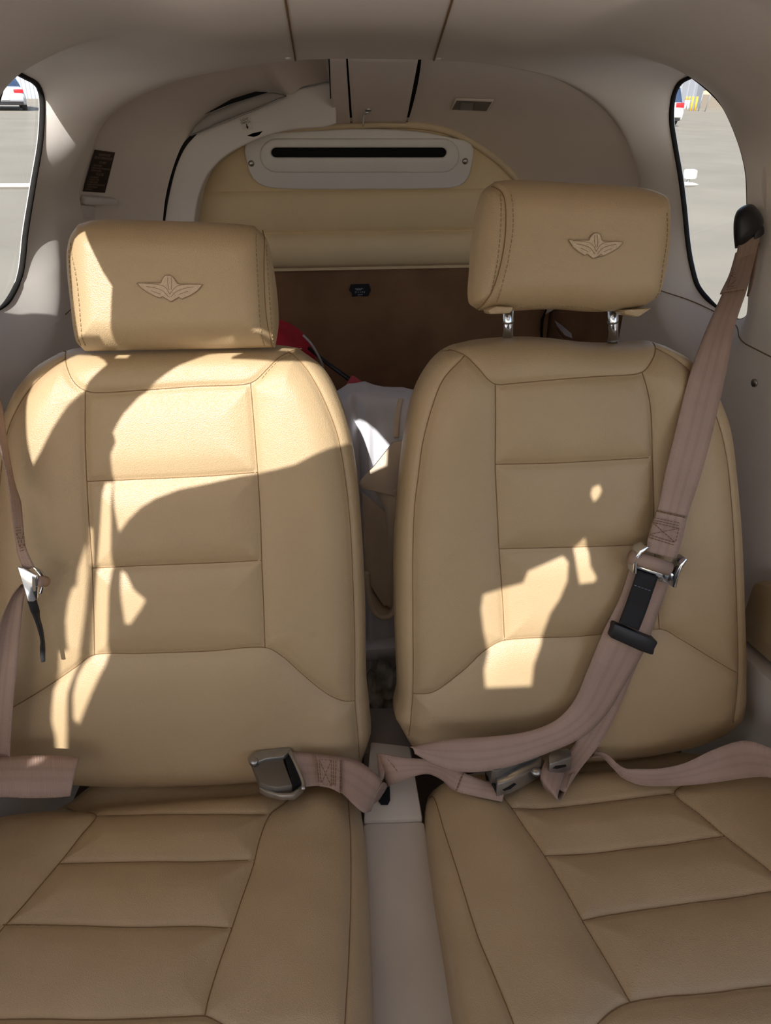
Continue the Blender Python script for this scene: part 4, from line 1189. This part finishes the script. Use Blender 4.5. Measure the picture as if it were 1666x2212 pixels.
# right buckle half from the console slot
rb1 = thing('lap_belt', 'short taupe lap belt twisting from the console slot to the dark buckle', 'seat belt', QP(960, 1690, .02))
strap('strap', [(838, 1700, 828, 1640, -.02, .0), (848, 1695, 820, 1628, .0, .03), (885, 1680, 868, 1636, .014, .034), (925, 1672, 920, 1640, .018, .036), (955, 1685, 955, 1645, .018, .040), (982, 1708, 1000, 1668, .016, .036), (1035, 1722, 1048, 1686, .016, .024), (1085, 1732, 1095, 1690, .012, .016)], QP, rb1, n=70, m=9, cup=.003)
dashes('bar_tack', [QP(985, 1709, .020), QP(1002, 1668, .039)], 'seam', rb1, .003, .0008, .0009)
dashes('cross_stitch', [QP(838, 1640, .034), QP(860, 1668, .02)], 'seam', rb1, .003, .0015, .0005)
strap('strap_fold', [(834, 1702, 826, 1648, -.03, -.01), (822, 1695, 815, 1628, .0, .028), (830, 1680, 835, 1630, .008, .032)], QP, rb1, n=20, m=6)
BN_ = Q_N
prism('buckle_lid', [QP(*p, .022) for p in [(1047, 1668), (1060, 1662), (1110, 1645), (1148, 1632), (1162, 1656), (1120, 1672), (1075, 1698), (1060, 1696)]], Q_N * .024, 'dark_steel', rb1, bevel=.002)
fr = prism('buckle_frame', [QP(*p, .014) for p in [(1072, 1724), (1070, 1704), (1078, 1694), (1110, 1682), (1130, 1668), (1152, 1654), (1164, 1656), (1169, 1668), (1166, 1680), (1130, 1702), (1100, 1716)]], Q_N * .022, 'steel', rb1, bevel=.002)
prism('frame_slot', [QP(*p, .0365) for p in [(1086, 1706), (1098, 1700), (1110, 1692), (1116, 1694), (1104, 1704), (1090, 1709)]], Q_N * .0006, 'void', rb1)
disc_lathe('pivot_pin', QP(1158, 1669, .036), Q_N, [(.0065, 0), (.0065, .003), (.004, .005)], 'steel', rb1, 16)
prism('buckle_mouth', [QP(*p, .012) for p in [(1048, 1672), (1062, 1698), (1074, 1702), (1071, 1722), (1052, 1696)]], Q_N * .014, 'void', rb1)
prism('tongue', [QP(*p, .020) for p in [(1152, 1645), (1170, 1640), (1184, 1660), (1178, 1676), (1166, 1672)]], Q_N * .004, 'dark_steel', rb1, bevel=.001)
prism('tongue_plate', [QP(*p, .018) for p in [(1184, 1680), (1182, 1660), (1190, 1650), (1224, 1644), (1230, 1650), (1234, 1664), (1205, 1674)]], Q_N * .022, 'steel', rb1, bevel=.002)
prism('plate_slot', [QP(*p, .0405) for p in [(1194, 1660), (1200, 1655), (1222, 1652), (1224, 1656), (1204, 1661)]], Q_N * .0006, 'void', rb1)
# right outer lap belt
rl = thing('lap_belt', 'taupe lap belt lying in a wave along the rear edge of the right cushion', 'seat belt', QP(1500, 1660, .02))
strap('strap', [(1760, 1735, 1760, 1670, .02, .05), (1700, 1700, 1715, 1640, .02, .055), (1666, 1680, 1672, 1618, .022, .055), (1618, 1680, 1610, 1600, .022, .055), (1560, 1688, 1545, 1618, .018, .05), (1500, 1695, 1480, 1648, .012, .035), (1440, 1698, 1425, 1660, .008, .022),
              (1385, 1696, 1375, 1661, .008, .020), (1345, 1680, 1352, 1660, .010, .018), (1320, 1655, 1335, 1650, .014, .018), (1300, 1636, 1310, 1628, .018, .02), (1275, 1636, 1282, 1622, .014, .016)], QP, rl, n=90, m=9, cup=.003)

# ------------------------------------------------------------------ baggage behind the seats
def lump(name, fnc, nu, nv, mat, parent=None):
    U, Vv = np.meshgrid(np.linspace(0, 1, nu), np.linspace(0, 1, nv), indexing='ij')
    return grid_mesh(name, fnc(U, Vv), mat, parent)
cover = thing('canvas_cover', 'folded white canvas cover stuffed behind the gap between the seats', 'canvas cover', (-.03, 1.02, -.77))
TL, TR = atY(700, 862, 1.06), atY(930, 872, 1.06)
def canv(U, V_):
    topz = np.interp(U, [0, .25, .42, .6, .8, 1], [-.02, .004, .006, -.004, -.006, -.012]) + TL[2]
    x = TL[0] + (TR[0] - TL[0]) * U
    zz = topz + (-.96 - topz) * np.clip((V_ - .3) / .7, 0, 1)
    yy = 1.06 - .10 * np.sin(np.clip((V_ - .3) / .7, 0, 1) * math.pi * .5) ** .6 + .16 * np.clip((.3 - V_) / .3, 0, 1)
    zz = zz - .05 * np.clip((.3 - V_) / .3, 0, 1) ** 2
    fold = .012 * np.exp(-((U - .38) / .05) ** 2) * np.clip((V_ - .2) * 4, 0, 1) - .012 * np.exp(-((U - .30) / .04) ** 2) * np.clip((V_ - .2) * 4, 0, 1)
    yy = yy - fold + .006 * noise2(U, V_, 3)
    return np.stack([x, yy, zz], -1)
cv = lump('canvas', canv, 80, 90, 'canvas', cover)
cb = bvh_of(cv)
sm = [hit(cb, x, y) for x, y in [(866, 864), (862, 880), (859, 900), (857, 925), (856, 945)]]
ribbon('hem', [(p + n * .002 - np.array([.004, 0, 0]), p + n * .002 + np.array([.004, 0, 0])) for p, n in sm if p is not None], 'canvas_tan', cover, n=24, m=4, thick=.002)
prism('lower_fold', [atY(*p, .935) for p in [(785, 1405), (862, 1398), (862, 1428), (785, 1432)]], (0, .03, 0), 'canvas', cover, bevel=.006)
# tan strap loop hanging out of it
lp = thing('canvas_sling', 'tan canvas sling hanging open in a long loop between the seat backs', 'strap', atY(825, 1330, .93))
def SY(x, y, Y): return atY(x, y, Y)
ribbon('sling_front', [(SY(850, 955, .97), SY(900, 930, 1.0)), (SY(810, 1005, .95), SY(880, 1000, .98)), (SY(778, 1040, .93), SY(862, 1040, .95)), (SY(784, 1056, .925), SY(858, 1075, .94))], 'canvas_tan', lp, n=50, m=12, thick=.003, cup=.012)
ribbon('sling_side', [(SY(808, 1058, .93), SY(858, 1055, .94)), (SY(830, 1095, .935), SY(858, 1110, .93)), (SY(838, 1150, .94), SY(854, 1160, .93)), (SY(846, 1200, .94), SY(858, 1215, .93)), (SY(852, 1250, .94), SY(862, 1260, .93))], 'canvas_tan', lp, n=40, m=8, thick=.003, cup=.006)
ribbon('sling_inner', [(SY(782, 1062, .96), SY(838, 1110, .965)), (SY(784, 1120, .955), SY(848, 1180, .955)), (SY(788, 1190, .945), SY(852, 1240, .945)), (SY(795, 1250, .94), SY(856, 1290, .94)), (SY(830, 1310, .94), SY(854, 1325, .94))], 'canvas_tan', lp, n=50, m=12, thick=.003, cup=-.01)
tube('sling_hem', catmull([SY(792, 1236, .92), SY(794, 1270, .915), SY(802, 1308, .91), SY(818, 1330, .91), (SY(838, 1332, .91)), SY(852, 1318, .915), SY(856, 1280, .92)], 50), .0045, 'canvas_tan', lp)
ribbon('sling_bottom', [(SY(794, 1245, .93), SY(800, 1240, .95)), (SY(798, 1290, .925), SY(806, 1272, .95)), (SY(812, 1325, .92), SY(822, 1298, .95)), (SY(838, 1330, .92), SY(842, 1315, .95)), (SY(854, 1310, .92), SY(850, 1312, .95))], 'canvas_tan', lp, n=40, m=6, thick=.003)
bk = thing('camouflage_blanket', 'crumpled camouflage blanket low in the gap behind the seats', 'blanket', (-.03, .90, -.78))
def camo(U, V_):
    a, b = atY(760, 1420, .92), atY(890, 1420, .92)
    x = a[0] + (b[0] - a[0]) * U
    z = a[2] + (-.98 - a[2]) * V_
    y = .90 - .06 * np.sin(V_ * math.pi) + .03 * noise2(U, V_, 8, 6) + .03 * V_
    return np.stack([x, y, z], -1)
lump('blanket', camo, 50, 60, 'camo', bk)
# red bag with a black band, white cord
rb = thing('red_bag', 'round red soft bag behind the left headrest with a white cord', 'bag', atY(600, 800, 1.45))
c = atY(575, 790, 1.50); edge = atY(681, 775, 1.50)
R0 = edge[0] - c[0]; topz = atY(610, 690, 1.5)[2] - c[2]
def bag(U, V_):
    th = U * 2 * math.pi; ph = (V_ - .5) * math.pi
    w = 1 + .04 * np.sin(5 * th) * np.cos(ph)
    return np.stack([c[0] + R0 * np.cos(ph) * np.cos(th) * w, c[1] + .08 * np.cos(ph) * np.sin(th), c[2] + topz * 1.02 * np.sin(ph) * w], -1)
lump('bag_body', bag, 60, 40, 'red', rb)
tube('cord', catmull([atY(655, 724, 1.40), atY(672, 742, 1.39), atY(686, 765, 1.39), (atY(697, 788, 1.40)), atY(700, 810, 1.42)], 30), .0022, 'cord', rb)
rt = thing('tow_bar', 'black rod with a red flag-like end lying behind the left seat', 'rod', atY(745, 840, 1.3))
tube('rod', [atY(668, 752, 1.46), atY(700, 779, 1.42), atY(764, 826, 1.30)], .0042, 'black', rt)
prism('red_end', [atY(*p, 1.28) for p in [(762, 820), (797, 845), (786, 868), (730, 885), (738, 862)]], (0, .03, 0), 'red_light', rt, bevel=.004)

# ------------------------------------------------------------------ right wall arm rest
ar = thing('arm_rest', 'tan leather arm rest pad on the right side wall beside the right seat', 'arm rest', (.52, .8, -.78))
def side_line(pa, pb, X, Ys_):
    A, B = atX(*pa, X), atX(*pb, X)
    return [np.array([X, Y, A[2] + (B[2] - A[2]) * (Y - A[1]) / (B[1] - A[1])]) for Y in Ys_]
yr = atX(1606, 1300, .50)[1]
top_ = side_line((1612, 1248), (1666, 1266), .50, np.linspace(yr, .36, 8)); bot_ = side_line((1612, 1395), (1666, 1443), .50, np.linspace(yr, .36, 8))
top_ = [p + np.array([0, 0, -.012 * max(0, (.6 - p[1])) / .24]) for p in top_]
bot_ = [np.array([p[0], p[1], min(p[2], t[2] - .05)]) for p, t in zip(bot_, top_)]
prism('pad', top_ + bot_[::-1], (.075, 0, 0), 'leather', ar, bevel=.014)
kb = [np.array([.485, p[1], p[2] - .004]) for p in bot_]
prism('kick_panel', kb + [np.array([.485, .36, -1.04]), np.array([.485, yr + .02, -1.04])], (.07, 0, 0), 'console', ar, bevel=.005)

# ------------------------------------------------------------------ added unseen roof plate: holes cut to shape the sun patches on the seats
PZ = .062
def back(p, z=PZ):
    t = (z - p[2]) / SUN[2]
    return p + SUN * t
patches_seat = [
    [(438, 752), (380, 785), (340, 820), (300, 860), (270, 900), (250, 940), (257, 960), (247, 985), (247, 1040), (256, 1110), (265, 1157), (285, 1130), (310, 1105), (340, 1085), (390, 1065), (450, 1052), (520, 1035),
     (600, 1022), (640, 1012), (690, 985), (750, 948), (790, 925), (790, 840), (740, 780), (690, 745), (600, 738), (520, 740)],
    [(237, 748), (225, 785), (190, 830), (176, 855), (150, 885), (120, 935), (95, 985), (78, 1014), (66, 960), (56, 900), (47, 848), (52, 815), (105, 768), (140, 748)],
    [(229, 1043), (246, 1043), (247, 1130), (245, 1225), (240, 1300), (236, 1415), (232, 1440), (205, 1500), (178, 1567), (168, 1555), (166, 1500), (172, 1462), (185, 1432), (200, 1416), (203, 1330), (212, 1240), (221, 1150)],
    [(190, 1172), (194, 1240), (187, 1330), (176, 1420), (160, 1470), (152, 1500), (152, 1570), (150, 1628), (131, 1632), (128, 1590), (120, 1560), (120, 1490), (132, 1450), (137, 1407), (155, 1405), (152, 1380), (150, 1340), (155, 1300), (163, 1273), (172, 1266), (175, 1230), (183, 1200)],
    [(195, 1138), (203, 1145), (204, 1200), (202, 1226), (196, 1226)],
    [(264, 1233), (275, 1240), (295, 1275), (323, 1298), (312, 1320), (288, 1354), (278, 1352), (270, 1300)],
    [(1278, 1056), (1292, 1050), (1298, 1064), (1290, 1082), (1280, 1092), (1273, 1076)],
    [(1238, 1186), (1262, 1163), (1271, 1195), (1273, 1225), (1287, 1250), (1281, 1263), (1250, 1267), (1245, 1240)],
    [(1044, 1285), (1085, 1272), (1130, 1260), (1140, 1235), (1170, 1222), (1215, 1202), (1226, 1215), (1223, 1260), (1206, 1300), (1186, 1330), (1172, 1370), (1166, 1400), (1151, 1440), (1146, 1485), (1049, 1489), (1046, 1450), (1055, 1410), (1045, 1370), (1039, 1320)]]
patches_head = [[(140, 545), (150, 505), (172, 488), (200, 540), (225, 590), (246, 622), (241, 700), (236, 750), (185, 750), (160, 735), (145, 650)],
                [(602, 688), (545, 710), (500, 730), (474, 748), (602, 750)]]
patch_canvas = [[(772, 856), (802, 853), (816, 940), (798, 972), (790, 930)]]
holes = [[back(BP(x, y, -.004)) for x, y in q] for q in patches_seat]
holes += [[back(BP(x, y, .02)) for x, y in q] for q in patches_head]
holes += [[back(atY(x, y, 1.05)) for x, y in q] for q in patch_canvas[:0]]
holes += [[back(atX(x, y, -.555)) for x, y in [(-20, 980), (6, 985), (18, 1040), (24, 1120), (8, 1190), (-20, 1180)]]]
sun_mask_out = [np.array(p) for p in [(-1.5, -1.25, PZ), (.66, -1.25, PZ), (.66, .64, PZ), (-.585, .64, PZ), (-.62, .60, PZ), (-1.5, .60, PZ)]]
roof = plate('sun_mask_plate', sun_mask_out, holes, np.array([0, 0, PZ]), UX, np.array([0, 1., 0]), np.array([0, 0, 1.]), .004, 'liner')
struct(roof); roof.name = 'sun_mask'  # out-of-view plate added to block and shape the sunlight
for sgn, nm, hz in ((-1, 'wall_front_left', .46), (1, 'wall_front_right', .46)):
    w_ = box(nm, (sgn * .585, -.3, -1.07 + hz / 2), (.02, 1.86, hz), 'liner'); struct(w_)
fw_ = box('wall_front', (0, -1.10, -.60), (1.16, .03, .94), 'console_dark'); struct(fw_)
# outer skin over the aft cabin keeps the sky out of the liner
def outer_section(Y, k):
    P = section(min(Y, YA))[::6].copy()
    r = P - np.array([0, 0, -.45]); r[:, 1] = 0
    r /= np.linalg.norm(r, axis=1)[:, None]
    P = P + r * k; P[:, 1] = Y
    return P
Go = np.array([outer_section(Y, k) for Y, k in ((1.44, .05), (1.6, .06), (1.78, .05), (1.95, .02), (1.96, -.2), (1.96, -.4))])
ok_ = grid_mesh('trim_6', Go, 'plane_white'); struct(ok_)
# skin above the forward headliner between the added roof plate and the arch, left open over the windows
Gt = np.array([outer_section(Y, .035)[14:-14] for Y in np.linspace(.60, 1.45, 12)])
keepc = [i for i in range(Gt.shape[1]) if abs(Gt[-1, i, 0]) < .33 and Gt[0, i, 2] > -.1]
ts = grid_mesh('trim_7', Gt[:, keepc[0]:keepc[-1] + 1], 'plane_white'); struct(ts)

# ------------------------------------------------------------------ outside
def gz(x, y): return -1.8 - 0.0253 * x - 0.0138 * y
def ground_at(px, py):
    d = ray(px, py)
    # solve CAM + t d on the ground
    t = (-1.8 - 0.0253 * CAM[0] - 0.0138 * CAM[1] - CAM[2]) / (d[2] + 0.0253 * d[0] + 0.0138 * d[1])
    return CAM + d * t
gv = [(x, y, gz(x, y)) for x, y in ((-160, -160), (160, -160), (160, 160), (-160, 160))]
gd = mesh('ground', gv, [(0, 1, 2, 3)], 'asphalt', smooth=False); struct(gd)
G_N = np.array([0.0253, 0.0138, 1.]); G_N /= np.linalg.norm(G_N)
def car(name, label, base, head, paint, W=1.76, L=4.5, H=1.42, suv=False):
    """base = ground point under the middle of the rear bumper; head = unit vector to the car's front"""
    fw = np.array([head[0], head[1], 0.]); fw -= G_N * (fw @ G_N); fw /= np.linalg.norm(fw)
    rt_ = np.cross(fw, G_N)
    root = thing(name, label, 'car', base)
    T = lambda l, w, h: base + fw * l + rt_ * w + G_N * h
    def hull(nm, stations, mat):
        v, f = [], []
        for l, hw_b, hw_t, z0, z1 in stations:
            r = .14
            sec = [(-hw_b, z0), (hw_b, z0), (hw_b + .02, z0 + (z1 - z0) * .45), (hw_t, z1 - r * .4), (hw_t - r, z1), (-hw_t + r, z1), (-hw_t, z1 - r * .4), (-hw_b - .02, z0 + (z1 - z0) * .45)]
            v += [T(l, a, b) for a, b in sec]
        n = 8
        for i in range(len(stations) - 1):
            for k in range(n):
                f.append((i * n + k, i * n + (k + 1) % n, (i + 1) * n + (k + 1) % n, (i + 1) * n + k))
        f.append(tuple(range(n))); f.append(tuple(range((len(stations) - 1) * n, len(stations) * n)))
        return shade_auto(mesh(nm, v, f, mat, root), 50)
    hw = W / 2
    bh = 1.05 if suv else .98
    hull('body', [(-.02, hw - .12, hw - .18, .38, .75), (.05, hw - .04, hw - .10, .28, bh - .02), (.6, hw, hw - .06, .22, bh), (2.2, hw, hw - .06, .2, .98), (3.4, hw, hw - .08, .2, .92), (4.2, hw - .05, hw - .14, .24, .78), (L, hw - .2, hw - .3, .35, .62)], paint)
    g0 = (.12, 3.3) if suv else (.55, 3.0)
    hull('greenhouse', [(g0[0], hw - .14, hw - .2, .9, 1.0), (g0[0] + (.25 if suv else .75), hw - .14, hw - .28, .9, H - .03), (g0[0] + 1.5, hw - .14, hw - .28, .9, H), (g0[1] - .7, hw - .14, hw - .3, .9, H - .06), (g0[1], hw - .16, hw - .2, .9, .98)], 'glass_dark')
    hull('roof', [(g0[0] + (.2 if suv else .72), hw - .26, hw - .3, H - .06, H - .01), (g0[0] + 1.4, hw - .26, hw - .3, H - .05, H + .02), (g0[1] - .75, hw - .28, hw - .32, H - .10, H - .02)], paint)
    ax = [rt_, fw, G_N]
    for s in (-1, 1):
        box('tail_light', T(.02, s * (hw - .28), .80 if not suv else .92), (.40, .10, .15 if not suv else .2), 'tail_red', root, .02, axes=ax)
        for l in (.85, 3.55):
            c_ = T(l, s * (hw - .1), .32)
            disc_lathe('tyre', c_ - rt_ * s * .1, rt_ * s, [(.32, 0), (.33, .05), (.33, .16), (.30, .2)], 'tyre', root, 24)
            disc_lathe('wheel', c_ + rt_ * s * .085, rt_ * s, [(.2, 0), (.2, .02), (.06, .03)], 'wheel', root, 20)
    box('bumper', T(-.02, 0, .50), (W - .22, .16, .20), paint, root, .05, axes=ax)
    box('under_bumper', T(.06, 0, .33), (W - .3, .16, .14), 'tyre', root, .03, axes=ax)
    box('number_plate', T(-.11, 0, .52), (.32, .02, .15), 'plastic_white', root, .004, axes=ax)
    return root
pl_ = ground_at(17, 240)
car('sedan', 'silver sedan seen from behind through the left cabin window', pl_, (-.36, .93), 'car_silver')
pr_ = ground_at(1432, 273)
car('suv', 'white suv with red tail lights at the rear edge of the right window', pr_, (.0, 1.), 'car_white', W=1.9, H=1.72, L=4.6, suv=True)
# hangars
def wall_slab(name, label, p0, p1, h, mat, ribs=0, cat='building'):
    d = p1 - p0; L = np.linalg.norm(d); d /= L
    nrm = np.cross(d, G_N); nrm /= np.linalg.norm(nrm)
    if nrm @ (CAM - p0) < 0: nrm = -nrm
    root = thing(name, label, cat, p0)
    prism('wall', [p0, p1, p1 - nrm * 6, p0 - nrm * 6], G_N * h, mat, root)
    for i in range(ribs):
        c_ = p0 + d * L * (i + .5) / ribs
        box('rib', c_ + G_N * h / 2 + nrm * .04, (.12, .08, h), mat, root, axes=[d, nrm, G_N])
    return root, d, nrm
a = ground_at(-120, 213); b = ground_at(110, 213)
b_, d_, n_ = wall_slab('hangar', 'white ribbed hangar behind the silver sedan', a, b, 7., 'hangar_white', 26)
a = ground_at(1380, 236); b = ground_at(1499, 234)
b_, d_, n_ = wall_slab('hangar', 'grey hangar wall left of the yellow bollards', a, b, 9., 'hangar_grey', 8)
a2 = ground_at(1497, 233); b2 = ground_at(1720, 229)
b_, d_, n_ = wall_slab('hangar', 'tan hangar wall with taupe plinth behind the bollards', a2, b2, 9., 'hangar_tan')
prism('plinth', [a2, b2, b2 + n_ * .12, a2 + n_ * .12], G_N * 1.05, 'hangar_base', b_)
box('corner_post', a2 + n_ * .3 + G_N * 4.5, (.9, .4, 9.), 'grey_post', b_, axes=[d_, n_, G_N])
for i, (x, y, lab) in enumerate(((1492, 239, 'yellow bollard nearest the grey hangar corner post'), (1501, 239, 'yellow bollard nearest the grey pipe rail'))):
    p = ground_at(x, y); hgt = np.linalg.norm(p - CAM) * 22 / F_PX
    o_ = tube('bollard', [p, p + G_N * hgt * .5, p + G_N * hgt], hgt * .085, 'yellow', None, n=14)
    tag(o_, lab, 'bollard', 'yellow bollards outside')
for x, y, lab in ((1479, 236, 'white and yellow post left of the bollards by the grey wall'), (1485, 236, 'wider white post left of the yellow bollards')):
    p = ground_at(x, y); hgt = np.linalg.norm(p - CAM) * 20 / F_PX
    root = thing('gas_bottle', lab, 'post', p)
    tube('body', [p, p + G_N * hgt * .72], hgt * .10, 'car_white', root, n=12)
    tube('cap', [p + G_N * hgt * .72, p + G_N * hgt], hgt * .08, 'yellow', root, n=12)
p = ground_at(1523, 241); s_ = np.linalg.norm(p - CAM) / F_PX
rl_ = thing('pipe_rail', 'grey pipe rail frame standing in front of the tan wall', 'rail', p)
pr2 = ground_at(1509, 240)
u_ = G_N
tube('post', [p, p + u_ * 40 * s_ + C_R * 6 * s_], .9 * s_, 'grey_post', rl_)
tube('post', [pr2, pr2 + u_ * 33 * s_ + C_R * 2 * s_], .9 * s_, 'grey_post', rl_)
tube('cross_rail', [pr2 + u_ * 33 * s_ + C_R * 2 * s_, p + u_ * 34 * s_ + C_R * 5 * s_], .9 * s_, 'grey_post', rl_)
for sgn, lab in ((-1, 'white wing of the aircraft outside the left door'), (1, 'white wing of the aircraft outside the right door')):
    def wing(U, V_, sgn=sgn):
        x = .60 + 4.2 * U; a_ = V_ * 2 * math.pi
        ch = 1.5 - .3 * U
        return np.stack([sgn * x, -.15 + np.cos(a_) * ch / 2, -1.12 + .07 * x + np.sin(a_) * .09 * (1 - .45 * np.cos(a_))], -1)
    struct(lump('trim_8' if sgn < 0 else 'trim_9', wing, 24, 32, 'plane_white'), lab)
# aircraft's own tail plane behind the cabin
tp = thing('tail_plane', 'white tail plane of the aircraft seen through both side windows', 'tail plane', (0, 4.1, -.60))
def tail(U, V_):
    x = -1.86 + 3.73 * U
    ch = .30; th = .013
    a_ = V_ * 2 * math.pi
    tip = np.sqrt(np.clip(1 - ((np.abs(x) - 1.74) / .13) ** 2, .05, 1)); tip = np.where(np.abs(x) > 1.74, tip, 1)
    yy = np.cos(a_) * ch / 2 * tip; zz = np.sin(a_) * th * tip * (1 - .4 * np.cos(a_))
    zl = np.where(x < 0, -.525, -.558)
    return np.stack([x, 4.05 + yy, -.541 - .009 * x - .14 * yy + zz], -1)
lump('stabilizer', tail, 80, 25, 'plane_white', tp)
box('strobe', atY(1491, 376, 4.05), (.06, .05, .045), 'plane_white', tp, .010)
tube('strobe_bracket', [atY(1489, 385, 4.05), atY(1484, 398, 4.05)], .008, 'steel', tp)
